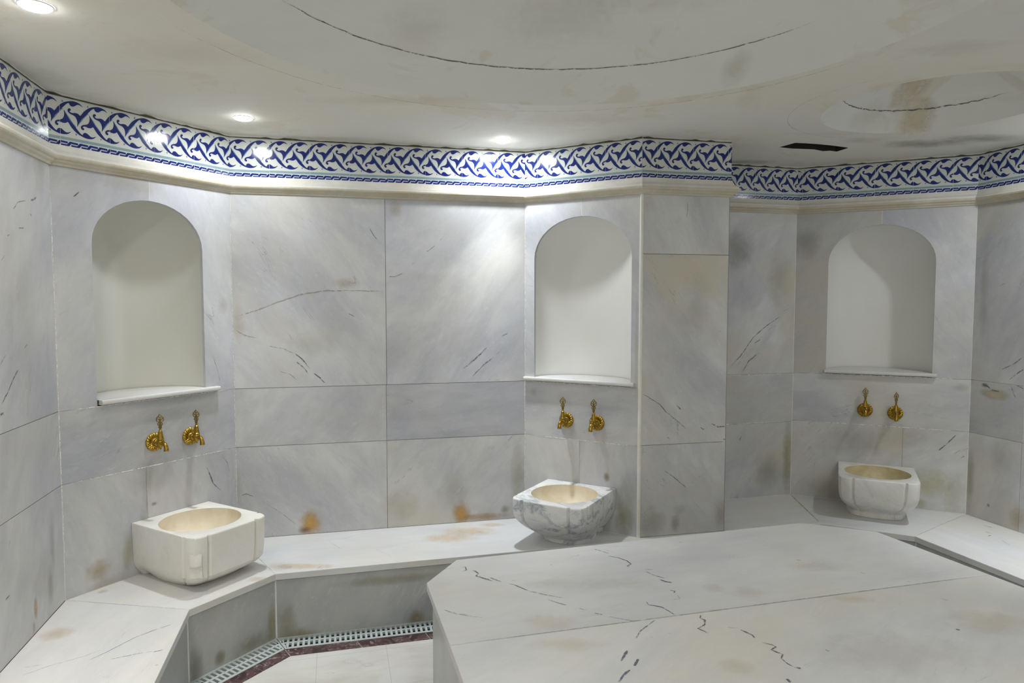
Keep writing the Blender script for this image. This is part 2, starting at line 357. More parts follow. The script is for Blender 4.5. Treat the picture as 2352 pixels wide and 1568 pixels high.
MARKS = {
 'B': dict(lines=[([(168, 452), (182, 440)], .004, 1), ([(474, 1070), (490, 1110), (508, 1128)], .0035, .9), ([(510, 1046), (522, 1062), (527, 1085)], .002, .5), ([(488, 815), (500, 850), (506, 880)], .002, .5)],
       spots=[((225, 1310), .06, .05, (.52, .38, .16), .8), ((355, 1156), .018, .012, (.06, .06, .06), .8), ((355, 1090), .10, .10, (.42, .41, .34), .5), ((250, 1345), .09, .05, (.48, .36, .2), .45), ((295, 1265), .03, .10, (.50, .48, .25), .6), ((512, 700), .03, .05, (.62, .55, .40), .4), ((300, 420), .16, .05, (.55, .50, .38), .5)]),
 'C': dict(lines=[([(540, 727), (590, 712), (640, 693), (690, 676), (745, 667), (800, 667), (886, 669)], .0038, 1, (.36, .31, .22)), ([(540, 757), (562, 770), (590, 776)], .0025, .7), ([(616, 794), (650, 800), (676, 812)], .0022, .7),
        ([(676, 811), (695, 825), (712, 848)], .0035, 1), ([(680, 830), (700, 845), (708, 858)], .0035, .9), ([(720, 856), (735, 868), (748, 880)], .0035, 1), ([(640, 852), (668, 860), (684, 874)], .002, .6), ([(796, 718), (815, 727)], .0028, .7), ([(846, 519), (858, 540), (868, 552)], .0028, .8),
        ([(892, 635), (908, 635), (925, 627)], .003, .9), ([(946, 607), (952, 602)], .003, .5), ([(978, 580), (1000, 563)], .0025, .7), ([(1010, 552), (1022, 542)], .002, .4),
        ([(1062, 849), (1090, 825), (1120, 796)], .0042, 1), ([(1152, 772), (1166, 765)], .0035, .9), ([(1083, 866), (1110, 838), (1136, 818)], .0032, .85), ([(1140, 815), (1152, 802)], .0022, .5), ([(555, 1137), (566, 1134), (583, 1140)], .0025, .8), ([(598, 1148), (650, 1180), (682, 1205)], .002, .5)],
       spots=[((712, 1200), .065, .085, (.66, .36, .05), 1.0), ((700, 1217), .04, .02, (.12, .09, .06), .8), ((1059, 1178), .055, .075, (.62, .33, .05), 1.0), ((1110, 1186), .18, .022, (.50, .30, .08), .8), ((1160, 1170), .03, .03, (.22, .14, .05), .7), ((910, 480), .04, .05, (.50, .43, .28), .6), ((795, 650), .09, .03, (.58, .48, .36), .55),
              ((545, 745), .04, .10, (.64, .55, .42), .6), ((1190, 1090), .05, .20, (.50, .46, .28), .6), ((545, 1120), .03, .12, (.60, .52, .42), .5), ((920, 1160), .12, .10, (.58, .50, .32), .45), ((1040, 1130), .1, .12, (.52, .48, .34), .4), ((715, 790), .14, .08, (.62, .60, .52), .4)]),
 'D': dict(lines=[([(1207, 653), (1226, 658)], .002, .5)], spots=[((1393, 1095), .02, .028, (.28, .24, .12), .9), ((1225, 900), .03, .03, (.6, .48, .38), .6), ((1432, 1190), .06, .10, (.45, .42, .22), .7), ((1440, 1150), .06, .2, (.50, .47, .33), .5), ((1462, 800), .012, .3, (.62, .55, .42), .4)]),
 'E': dict(lines=[([(1470, 902), (1490, 912), (1515, 928), (1530, 945), (1560, 970), (1578, 988)], .0028, .8), ([(1554, 930), (1564, 940)], .004, .9), ([(1632, 972), (1650, 980), (1667, 979)], .0045, 1), ([(1609, 981), (1617, 987)], .003, .8), ([(1531, 1003), (1541, 1009)], .003, .8), ([(1523, 1078), (1550, 1097), (1578, 1122)], .0032, .7), ([(1660, 1008), (1667, 1009)], .003, .8), ([(1578, 462), (1580, 480), (1576, 500)], .002, .6), ([(1640, 752), (1655, 762)], .002, .4), ([(1585, 1110), (1615, 1088)], .0015, .5)],
       spots=[((1560, 1170), .04, .03, (.62, .60, .50), .5), ((1552, 1200), .03, .05, (.26, .25, .18), .5), ((1655, 1180), .04, .08, (.50, .45, .32), .6), ((1500, 1200), .08, .1, (.42, .40, .27), .6), ((1600, 700), .1, .2, (.52, .50, .40), .35)]),
 'F': dict(lines=[([(1672, 848), (1700, 818), (1730, 775), (1760, 748), (1795, 725)], .0032, 1), ([(1733, 788), (1746, 779)], .004, .8), ([(1765, 757), (1782, 746)], .002, .5), ([(1704, 855), (1720, 828), (1746, 808)], .0035, .95), ([(1690, 845), (1715, 805)], .0018, .5), ([(1698, 1010), (1704, 1000)], .004, .7), ([(1797, 715), (1812, 708)], .002, .5)],
       spots=[((1690, 570), .14, .14, (.27, .26, .22), .75), ((1808, 1050), .04, .28, (.42, .40, .20), .8), ((1760, 1080), .12, .12, (.46, .44, .27), .6), ((1790, 640), .1, .2, (.54, .52, .42), .5)]),
 'G': dict(lines=[([(2198, 997), (2175, 1018), (2155, 1036)], .006, .8), ([(2210, 1030), (2190, 1043)], .003, .5), ([(2215, 1047), (2207, 1052)], .004, .7), ([(2035, 948), (2110, 948), (2180, 962)], .003, .3, (.62, .62, .6)), ([(1720, 900), (1760, 905)], .002, .3)],
       spots=[((2140, 1110), .12, .10, (.62, .58, .33), .8), ((2110, 1155), .05, .04, (.50, .46, .20), .6), ((2190, 1130), .07, .14, (.58, .54, .42), .5), ((1852, 560), .09, .12, (.33, .32, .28), .55), ((2070, 1000), .14, .08, (.63, .59, .48), .5), ((1960, 1010), .22, .1, (.55, .52, .44), .4), ((1900, 1130), .2, .1, (.40, .39, .34), .4), ((2205, 890), .05, .03, (.52, .52, .40), .5)]),
 'H': dict(lines=[([(2352, 818), (2330, 835), (2298, 850)], .003, .9), ([(2352, 848), (2335, 858), (2318, 872)], .004, .9), ([(2296, 658), (2308, 650)], .002, .7), ([(2255, 880), (2270, 888), (2280, 897), (2298, 899)], .005, .9), ([(2320, 884), (2328, 900), (2333, 915)], .003, .7), ([(2335, 885), (2352, 893)], .004, .8)],
       spots=[((2285, 905), .09, .035, (.62, .54, .36), .9), ((2262, 884), .025, .014, (.08, .08, .1), .8), ((2270, 1160), .012, .014, (.1, .09, .06), .8), ((2340, 1190), .06, .07, (.48, .36, .18), .6), ((2228, 1100), .03, .2, (.36, .35, .22), .6), ((2300, 1050), .08, .12, (.54, .50, .38), .4), ((2260, 680), .03, .3, (.52, .46, .38), .4)]),
 'A': dict(lines=[([(28, 483), (40, 465), (60, 460)], .0022, .8), ([(70, 460), (80, 456), (84, 451)], .004, .8), ([(68, 490), (72, 496)], .003, .7), ([(42, 524), (55, 523)], .003, .6), ([(15, 542), (22, 538)], .003, .6), ([(2, 930), (18, 900), (32, 865), (44, 845)], .0035, .9), ([(0, 953), (8, 948)], .006, .9), ([(0, 838), (14, 812)], .002, .6), ([(55, 800), (62, 790)], .003, .5), ([(2, 598), (10, 586)], .003, .6), ([(12, 1378), (22, 1366)], .005, .7)],
       spots=[((82, 1396), .018, .05, (.58, .34, .12), .9), ((78, 1440), .012, .03, (.50, .3, .12), .5), ((20, 1545), .06, .05, (.45, .34, .2), .5), ((116, 1340), .03, .1, (.45, .43, .3), .5), ((90, 380), .06, .12, (.60, .58, .50), .5), ((120, 1250), .03, .15, (.36, .36, .33), .4)]),
}
VEIN = (.11, .12, .15)
def put_marks(mb, key, fr):
    d = MARKS.get(key)
    if not d: return
    t3 = lambda u, z: fr.p(u, z, .0004)
    if fr in WHITE_JOINTS:
        for zz in (Z1, Z2):
            if key == 'F': zz -= .008
            mark_line(mb, lambda u, z: fr.p(u, z, .0011), [(.004, zz), (fr.L*.3, zz), (fr.L*.7, zz), (fr.L-.004, zz)], .0034, (.84, .84, .82), 1.15)
        for uu in (.0025, fr.L-.0025):
            if key in 'BD': mark_line(mb, lambda u, z: fr.p(u, z, .0011), [(uu, zb+.01), (uu, 1.2), (uu, ZC-.03)], .003, (.82, .81, .76), .9)
    for i, s in enumerate(d['spots']):
        (x, y), ru, rv, col, a = s; c = fr.px(x, y); oo = .0002+.00004*i
        mark_spot(mb, (lambda u, z, oo=oo: fr.p(u, z, oo)), c, ru*1.25, rv*1.25, col, a*(1.0 if a > .85 else .75), clip=(.001, fr.L-.001, zb+.001, ZC))
    for s in d['lines']:
        pts = [fr.px(x, y) for x, y in s[0]]
        mark_line(mb, lambda u, z: fr.p(u, z, .0009), pts, s[1]*1.15, s[3] if len(s) > 3 else VEIN, s[2]*.85, jit=.0015)

# ---- walls
NICHES = {'B': (.419, .262, 1.80, .208, .262), 'D': (.345, .285, 1.79, .22, .215), 'G': (.474, .286, 1.79, .224, .30)}
CUSTOM = {   # u-splits per course: list of (z0, z1, [u edges]); brightness, angle, warmth per slab
 'A': [(zb, Z1, [2.42, 3.42, None]), (Z1, Z2, [2.42, 3.42, None]), (Z2, ZC, [2.42, 3.42, None])],
 'C': [(zb, Z1, [.772, None]), (Z1, Z2, [.772, None]), (Z2, ZC, [.775, None])],
 'E': [(zb, Z1+.004, [None]), (Z1+.004, 1.797, [None]), (1.797, ZC, [None])],
 'F': [(zb, Z1-.01, [None]), (Z1-.01, Z2-.005, [None]), (Z2-.005, ZC, [None])],
 'S': [(zb, Z1, [None]), (Z1, 1.797, [None]), (1.797, ZC, [None])],
 'H': [(zb, Z1, [.317, 1.2, 2.2, 3.2, None]), (Z1, Z2, [.317, 1.2, 2.2, 3.2, None]), (Z2, ZC, [.6, 1.4, 2.4, 3.4, None])],
 'R': [(0, Z1, [.8, 1.6, 2.4, 3.2, 4.0, None]), (Z1, Z2, [.8, 1.6, 2.4, 3.2, 4.0, None]), (Z2, ZC, [.8, 1.6, 2.4, 3.2, 4.0, None])],
}
LOOK = {  # (wall, course, column): brightness, angle/pi, warmth
 ('C', 0, 0): (.46, .70, .15), ('C', 0, 1): (.42, .28, .25), ('C', 1, 0): (.38, .25, .0), ('C', 1, 1): (.18, .02, -.45), ('C', 2, 0): (.45, .72, .05), ('C', 2, 1): (.46, .27, -.2),
 ('E', 0, 0): (.36, .66, .45), ('E', 1, 0): (.44, .68, .5), ('E', 2, 0): (.54, .62, .4), ('F', 0, 0): (.40, .30, .4), ('F', 1, 0): (.24, .05, .1), ('F', 2, 0): (.42, .28, .5),
 ('A', 0, 2): (.36, .36, -.1), ('A', 1, 2): (.26, .36, -.4), ('A', 2, 2): (.40, .36, -.1), ('H', 0, 0): (.36, .35, .35), ('H', 1, 0): (.32, .1, .25), ('H', 2, 0): (.38, .32, .3),
}
WALLNAMES = dict(A='wall_left', B='wall_left_corner', C='wall_back', D='wall_middle_niche', E='wall_pillar_front', S='wall_pillar_side', F='wall_right_recess', G='wall_right_corner', H='wall_right', R='wall_front')
wall_obj = {}
for key, fr in W.items():
    mb = MB(); si = 0
    if key in NICHES:
        uc, hw, zs, rise, dep = NICHES[key]; L = fr.L
        def c(br, an, wm):
            return (rnd.random(), br, an, wm)
        lk = {'B': [(.34, .62, -.25), (.28, .1, -.3), (.30, .3, -.4), (.52, .6, -.4)], 'D': [(.40, .6, -.25), (.38, .03, -.1), (.45, .7, -.4), (.46, .7, -.3)], 'G': [(.50, .3, .4), (.40, .03, .1), (.28, .3, .4), (.52, .68, -.1)]}[key]
        jb = {'B': .363, 'D': L/2, 'G': .62}[key]
        rect(mb, fr, 0, jb, zb, Z1, c(*lk[0])); rect(mb, fr, jb, L, zb, Z1, c(lk[0][0]+.02, lk[0][1]-.1, lk[0][2]))
        rect(mb, fr, 0, L, Z1, Z2, c(*lk[1]))
        ar = arch(uc, hw, zs, rise)
        mid = len(ar)//2
        right = [(uc+hw, Z2+G0), (L-G0, Z2+G0), (L-G0, ZC-G0), (uc+G0, ZC-G0)] + [(max(u, uc+G0), z) for u, z in ar[:mid+1]][::-1]
        left = [(G0, Z2+G0), (uc-hw, Z2+G0)] + [(min(u, uc-G0), z) for u, z in ar[mid:]][::-1] + [(uc-G0, ZC-G0), (G0, ZC-G0)]
        slab(mb, fr, left, c(*lk[2])); slab(mb, fr, right, c(*lk[3]))
        for poly in ([(uc+hw+.001, Z2-.003), (L+.002, Z2-.003), (L+.002, ZC+.002), (uc-.003, ZC+.002), (uc-.003, zs+rise+.001)]+[(uc+(hw+.001)*math.cos(math.pi*k/20), zs+(rise+.001)*math.sin(math.pi*k/20)) for k in range(9, -1, -1)],
                     [(-.002, Z2-.003), (uc-hw-.001, Z2-.003)]+[(uc-(hw+.001)*math.cos(math.pi*k/20), zs+(rise+.001)*math.sin(math.pi*k/20)) for k in range(0, 10)]+[(uc-.003, zs+rise+.001), (uc-.003, ZC+.002), (-.002, ZC+.002)]):
            polyface(mb, fr, poly, -.0003, 1, (0, 0, 0, 0))
    else:
        for ci, (z0, z1, ed) in enumerate(CUSTOM[key]):
            u0 = 0
            for ki, e in enumerate(ed):
                u1 = fr.L if e is None else e
                br, an, wm = LOOK.get((key, ci, ki), (.4, rnd.uniform(.2, .7), 0))
                rect(mb, fr, u0, u1, z0, z1, (rnd.random(), br, an, wm)); u0 = u1
    put_marks(mb, key, fr)
    # plaster/backing strip behind border, up to the ceiling
    mb.face([fr.p(0, ZC, -.004), fr.p(fr.L, ZC, -.004), fr.p(fr.L, CEIL+.002, -.004), fr.p(0, CEIL+.002, -.004)], 1)
    o = mb.build(WALLNAMES[key], [M['wall'], M['grout_w'] if key in 'BDGHF' else M['grout_d'], M['line'], M['spot']]); tag(o, kind='structure'); wall_obj[key] = o

# ---- niches (curved plaster recess) and their sills
SILLS = {'B': (.163, .745, 'white marble sill of the left niche, its right end running past the opening', .03), 'D': (.0, .652, 'white marble sill of the middle niche beside the pillar, with specks of dirt', .028), 'G': (.180, .782, 'dull cream marble sill of the far right niche', .028)}
for key, (uc, hw, zs, rise, dep) in NICHES.items():
    fr = W[key]; mb = MB(); nph = 40; rows = []
    zlist = [Z2-.0]+[1.13+(zs-1.13)*k/8 for k in range(9)]
    for z in zlist: rows.append([fr.p(uc+hw*math.cos(math.pi*k/nph), z, -.018-dep*math.sin(math.pi*k/nph)) for k in range(nph+1)])
    for j in range(1, 17):
        be = math.pi/2*j/16; rows.append([fr.p(uc+hw*math.cos(be)*math.cos(math.pi*k/nph), zs+rise*math.sin(be), -.018-dep*math.sin(math.pi*k/nph)*math.cos(be)) for k in range(nph+1)])
    vs = [p for r in rows for p in r]; fs = []
    for j in range(len(rows)-1):
        for k in range(nph):
            a = j*(nph+1)+k; fs.append((a+1, a, a+nph+1, a+nph+2))
    mb.idx(vs, fs, 0, True)
    o = mb.build('niche', M['niche_cream'] if key == 'B' else M['niche'], wall_obj[key], merge=True)
    # sill: flat slab with rounded nose, its back following the recess
    u0, u1, lab, pr = SILLS[key]; mb = MB(); T, Bz = 1.128, 1.108
    nose = [(pr-.004, Bz), (pr-.001, Bz+.003), (pr, Bz+.008), (pr, T-.008), (pr-.001, T-.003), (pr-.005, T)]
    back = [(uc+hw*.992*math.cos(math.pi*k/24), -.016-(dep-.004)*math.sin(math.pi*k/24)) for k in range(25)][::-1]    # left to right
    if u0 == 0.0: u0 = .004
    plan = [(u0, .0005), (back[0][0], .0005)]+back+[(back[-1][0], .0005), (u1, .0005), (u1, pr-.005), (u0, pr-.005)]
    tri = geometry.tessellate_polygon([[Vector((a, b_, 0)) for a, b_ in plan]])
    for zt, flip in ((T, False), (Bz, True)):
        for t in tri:
            q = [plan[i] for i in t]; ar = (q[1][0]-q[0][0])*(q[2][1]-q[0][1])-(q[2][0]-q[0][0])*(q[1][1]-q[0][1])
            if (ar > 0) != flip: q = q[::-1]
            mb.face([fr.p(a, zt, b_) for a, b_ in q], 0, [tuple(x) for x in q], (.3, .6, .03, .1))
    for i in range(len(nose)-1):
        (o0, z0), (o1, z1) = nose[i], nose[i+1]
        mb.face([fr.p(u0, z0, o0), fr.p(u1, z0, o0), fr.p(u1, z1, o1), fr.p(u0, z1, o1)], 0, [(u0, z0), (u1, z0), (u1, z1), (u0, z1)], (.3, .6, .03, .1), True)
    for uu in (u0, u1):
        q = [fr.p(uu, z, o_) for o_, z in nose]+[fr.p(uu, T, .0005), fr.p(uu, Bz, .0005)]
        mb.face(q if uu == u1 else q[::-1], 0, [(z, o_) for o_, z in nose]+[(T, 0), (Bz, 0)], (.3, .6, .03, .1))
    if key == 'D':
        for (x, y, r_) in ((1229, 861, .007), (1312, 858, .006), (1390, 861, .004), (1360, 859, .004), (1295, 857, .004)):
            q = fr.px(x, y); mark_spot(mb, lambda a, b_: fr.p(a, 1.1284, b_), (q[0], -.03), r_*1.6, r_, (.10, .09, .06), .9, m=1)
    o = mb.build('niche_sill', [M['bench'], M['spot']]); tag(o, lab, 'sill', 'sills under the wall niches')

# ---- cornice moulding and painted tile border, one piece of each per wall
def miter(i):
    ks = [Vector(P[k]) for k in ORDER]; n = len(ks)
    a, b_, c_ = ks[(i-1) % n], ks[i], ks[(i+1) % n]
    d0 = (b_-a).normalized(); d1 = (c_-b_).normalized(); n0 = Vector((d0.y, -d0.x)); n1 = Vector((d1.y, -d1.x))
    m_ = (n0+n1); return m_/(m_.dot(n0))
PROF = [(-.002, 2.186), (.008, 2.186), (.010, 2.178), (.017, 2.162), (.026, 2.152), (.031, 2.150), (.031, 2.144), (.037, 2.143), (.040, 2.138), (.040, 2.131), (.036, 2.125), (.026, 2.120), (.022, 2.114), (.012, 2.108), (.008, 2.101), (-.002, 2.100)]
keys = ['A', 'B', 'C', 'D', 'E', 'S', 'F', 'G', 'H', 'R']
tn = 1
def nm(): 
    global tn
    s = 'trim_%d' % tn; tn += 1; return s
for i, key in enumerate(keys):
    a, b_ = ORDER[i], ORDER[(i+1) % 10]; m0, m1 = miter(i), miter((i+1) % 10); pa, pb = Vector(P[a]), Vector(P[b_]); mb = MB()
    ln_ = (pb-pa).length; nseg = max(2, int(ln_/.25)); rr = random.Random(i)
    wob = [0]+[rr.uniform(-.0012, .0012) for _ in range(nseg-1)]+[0]
    vs = []; fs = []
    for s in range(nseg+1):
        t = s/nseg
        for (o_, z) in PROF:
            q = (pa+m0*o_)*(1-t)+(pb+m1*o_)*t; vs.append((q.x, q.y, z+wob[s]))
    n_ = len(PROF)
    for s in range(nseg):
        for k in range(n_-1): fs.append((s*n_+k, s*n_+k+1, (s+1)*n_+k+1, (s+1)*n_+k))
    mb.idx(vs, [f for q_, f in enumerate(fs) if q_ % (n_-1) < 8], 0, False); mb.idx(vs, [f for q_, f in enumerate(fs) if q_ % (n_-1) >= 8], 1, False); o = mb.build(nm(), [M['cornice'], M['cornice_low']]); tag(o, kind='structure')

def smooth_closed(pts, n=3):
    out = []; N = len(pts)
    for i in range(N):
        p0, p1, p2, p3 = pts[i-1], pts[i], pts[(i+1) % N], pts[(i+2) % N]
        for k in range(n):
            t = k/n; f = lambda a, b_, c_, d: .5*((2*b_)+(-a+c_)*t+(2*a-5*b_+4*c_-d)*t*t+(-a+3*b_-3*c_+d)*t**3)
            out.append((f(p0[0], p1[0], p2[0], p3[0]), f(p0[1], p1[1], p2[1], p3[1])))
    return out
# leaf-and-tulip scroll read off the photo: pixel points in a close-up where one tile is 865 px wide
def tp(x, y):
    bot = 800+(x-145)*.04; top = 35+(x-145)*.085
    return ((x-145)/4325, .2*(bot-y)/(bot-top))
SCROLL = [(975, 203), (930, 160), (870, 138), (800, 130), (730, 140), (660, 160), (600, 195), (550, 235), (515, 278), (490, 302), (465, 283), (430, 270), (390, 270), (355, 276), (325, 268), (312, 252), (330, 243), (333, 222), (312, 210), (287, 220), (277, 248), (292, 275), (325, 296), (365, 308), (402, 328), (428, 368), (437, 420), (430, 478), (457, 430), (484, 395), (512, 356), (552, 318), (602, 270), (660, 215), (710, 174), (738, 168), (746, 188), (770, 208), (805, 212), (840, 197), (880, 175), (925, 178)]
WASH = [(430, 478), (457, 445), (500, 400), (545, 345), (600, 290), (640, 255), (600, 250), (560, 285), (520, 320), (505, 342), (482, 390), (457, 430)]
DOTS = [(195, 112)]
up = [tp(*q) for q in SCROLL]; wash = [tp(*q) for q in WASH]
axis_z = (tp(430, 478)[1]+tp(645, 268)[1])/2
def flipm(pts): return [(u+.05, 2*axis_z-z) for u, z in pts]
def tess(pts):
    tri = geometry.tessellate_polygon([[Vector((u, z, 0)) for u, z in pts]]); out = []
    for t in tri:
        q = [pts[i] for i in t]; ar = (q[1][0]-q[0][0])*(q[2][1]-q[0][1])-(q[2][0]-q[0][0])*(q[1][1]-q[0][1])
        out.append(q if ar > 0 else q[::-1])
    return out
up_s = smooth_closed(up, 2); T_up = tess(up_s); T_dn = tess(flipm(up_s)); T_wu = tess(wash); T_wd = tess(flipm(wash))
KEYP = [(165, 801), (285, 803), (303, 796), (338, 756), (452, 760), (452, 730), (322, 724), (302, 734), (266, 776), (165, 773)]
T_key = tess([(tp(x, y)[0], (800-y)/3825+.0025) for x, y in KEYP])
dot = [(math.cos(2*math.pi*k/8)*.0035, math.sin(2*math.pi*k/8)*.0045) for k in range(8)]
TZ = 2.184; TH = .2
def clip_u(poly, lo, hi):
    for side, lim in ((0, lo), (1, hi)):
        out = []
        for i in range(len(poly)):
            a, b_ = poly[i], poly[(i+1) % len(poly)]
            ia = a[0] >= lim if side == 0 else a[0] <= lim; ib = b_[0] >= lim if side == 0 else b_[0] <= lim
            if ia: out.append(a)
            if ia != ib:
                t = (lim-a[0])/(b_[0]-a[0]); out.append((lim, a[1]+t*(b_[1]-a[1])))
        poly = out
        if len(poly) < 3: return []
    return poly
TILE0 = {}
TOFF = .004
def border(key, phase):
    fr = W[key]; mb = MB(); L = fr.L; rr = random.Random(ord(key))
    i = ORDER.index({'A': 'A0', 'B': 'AB', 'C': 'BC', 'D': 'CD', 'E': 'DE', 'S': 'EF', 'F': 'F0', 'G': 'FG', 'H': 'GH', 'R': 'H1'}[key])
    e0 = miter(i).dot(fr.d)*TOFF; e1 = L+miter((i+1) % 10).dot(fr.d)*TOFF
    k = -1
    while True:
        u0 = phase+k*.2; k += 1
        if u0 > e1: break
        lo, hi = max(u0+.0008, e0), min(u0+.1992, e1)
        if hi-lo < .004: continue
        tz = TZ+rr.uniform(-.0012, .0012)
        def put(poly, m, off, du=0):
            q = clip_u([(u+u0+du, z) for u, z in poly], lo, hi)
            if len(q) >= 3: mb.face([fr.p(u, tz+z, TOFF+off) for u, z in q], m)
        mb.box((lo, tz, 0), (hi, tz+TH, TOFF), 0, T=lambda u, z, o_: fr.p(u, z, o_))
        for s in (0, 1):
            for T_, m_, of in ((T_wu, 2, .00025), (T_wd, 2, .0003), (T_up, 1, .0005), (T_dn, 1, .0006)):
                for q in T_:
                    put(q, m_, of, s*.1); 
                    if s == 0: put(q, m_, of, -.1); put(q, m_, of, -.2)
            for du, dz in ((.0115, tp(195, 112)[1]), (.0615, 2*axis_z-tp(195, 112)[1])): put([(u+du+s*.1, z+dz) for u, z in dot], 2, .0003)
        put([(0, .0270), (.2, .0270), (.2, .0385), (0, .0385)], 3, .0003)
        put([(0, .0), (.2, .0), (.2, .0235), (0, .0235)], 4, .0003)
        for s in range(-1, 6):
            for q in T_key: put([(u+.04*s-.004, z) for u, z in q], 1, .0006)
    mb.face([fr.p(max(e0, 0), TZ, TOFF-.0006), fr.p(min(e1, L), TZ, TOFF-.0006), fr.p(min(e1, L), TZ+TH, TOFF-.0006), fr.p(max(e0, 0), TZ+TH, TOFF-.0006)], 7)
    # ragged mouldy gap over the tiles
    n_ = int(L/.03)+1
    hs = [rr.uniform(.0005, .003) if rr.random() < .7 else rr.uniform(.003, .008) for _ in range(n_+1)]
    for s in range(n_):
        ua, ub = L*s/n_, L*(s+1)/n_
        mb.face([fr.p(ua, TZ+TH-.002, .001), fr.p(ub, TZ+TH-.002, .001), fr.p(ub, CEIL+.003, .001), fr.p(ua, CEIL+.003, .001)], 6)
        mb.face([fr.p(ua, TZ+TH-.004, .0052), fr.p(ub, TZ+TH-.004, .0052), fr.p(ub, TZ+TH+hs[s+1], .0052), fr.p(ua, TZ+TH+hs[s], .0052)], 5)
    o = mb.build(nm(), [M['tile'], M['blue'], M['lightblue'], M['teal'], M['keyground'], M['black_gap'], M['niche'], M['grout_w']]); tag(o, kind='structure')
for key, ph in dict(A=(W['A'].L-.033) % .2, B=(W['B'].L) % .2, C=-.007, D=W['D'].L % .2, E=.080, S=.1, F=.1, G=.03, H=.05, R=0).items(): border(key, ph)

# bead down the pillar's corner
mb = MB(); q = Vector(P['DE']); mm = miter(ORDER.index('DE')); cc = q-mm.normalized()*.004
mb.lathe([(.0095, zb), (.0095, 2.105)], 20, org=(cc.x, cc.y, 0)); o = mb.build(nm(), M['cornice']); tag(o, kind='structure')

# ---- ceiling with two shallow domes and a broken vent opening
DC, DR = (.185, 1.838), 1.155
SC, SR = (1.846, 3.02), .462
def circ(c, r, n): return [(c[0]+r*math.cos(2*math.pi*k/n), c[1]+r*math.sin(2*math.pi*k/n)) for k in range(n)]
vent = [at(x, y, CEIL) for x, y in ((1790, 338), (1808, 333), (1826, 328), (1850, 329), (1880, 331), (1910, 334), (1949, 339), (1938, 343), (1922, 348), (1906, 346), (1890, 347), (1870, 343), (1845, 342), (1818, 341))]
if sum(vent[i][0]*vent[i-1][1]-vent[i-1][0]*vent[i][1] for i in range(len(vent))) < 0: vent = vent[::-1]
outer = [tuple(Vector(P[k])-miter(i)*.006) for i, k in enumerate(ORDER)]
loops = [outer, circ(DC, DR, 96)[::-1], circ(SC, SR, 64)[::-1], vent]
flat = [p for l in loops for p in l]
mb = MB()
for t in geometry.tessellate_polygon([[Vector((x, y, 0)) for x, y in l] for l in loops]):
    q = [flat[i] for i in t]; ar = (q[1][0]-q[0][0])*(q[2][1]-q[0][1])-(q[2][0]-q[0][0])*(q[1][1]-q[0][1])
    if ar > 0: q = q[::-1]
    mb.face([(x, y, CEIL) for x, y in q], 0)
ct = lambda x, y: (x, y, CEIL-.0006)
def cpx(x, y): return at(x, y, CEIL)
CP = [((2120, 330), .32, .13, (.36, .37, .32), .75), ((2250, 318), .30, .13, (.33, .34, .30), .7), ((1700, 372), .30, .10, (.42, .40, .32), .6), ((1980, 322), .14, .09, (.58, .52, .40), .6), ((700, 320), .55, .10, (.60, .57, .44), .55), ((1300, 275), .42, .16, (.70, .62, .50), .5), ((60, 170), .20, .22, (.50, .47, .40), .5), ((330, 285), .22, .12, (.60, .56, .44), .5), ((2200, 110), .22, .12, (.60, .56, .46), .4), ((430, 120), .35, .20, (.66, .60, .50), .35), ((900, 230), .5, .10, (.66, .60, .48), .45), ((2330, 225), .3, .12, (.46, .47, .44), .4)]
for i, ((x, y), ru, rv, col, a) in enumerate(CP):
    if i > 2: col = tuple(min(.85, v*1.22) for v in col)
    c_ = cpx(x, y); oo = .0004+.0001*i
    mark_spot(mb, (lambda X, Y, oo=oo: (X, Y, CEIL-oo)), c_, ru, rv, col, a*(.8 if i < 3 else .5), m=1)
def ring(c, r, z, a0, a1, wd, col, a, seg=1):
    pts = []; n = 60
    for k in range(n+1):
        t = a0+(a1-a0)*k/n; pts.append((c[0]+r*math.cos(t), c[1]+r*math.sin(t)))
    mark_line(mb, lambda X, Y: (X, Y, z), pts, wd, col, a, m=2, jit=.0015)
R_ = math.radians
ring((.14, 1.878), 1.205, CEIL-.002, R_(20), R_(175), .0022, (.30, .28, .22), .7)
ring((1.80, 3.02), .56, CEIL-.002, R_(70), R_(235), .0016, (.34, .32, .28), .5)
mark_line(mb, lambda X, Y: (X, Y, CEIL-.002), [cpx(1480, 338), cpx(1500, 331)], .006, (.1, .09, .06), .8)
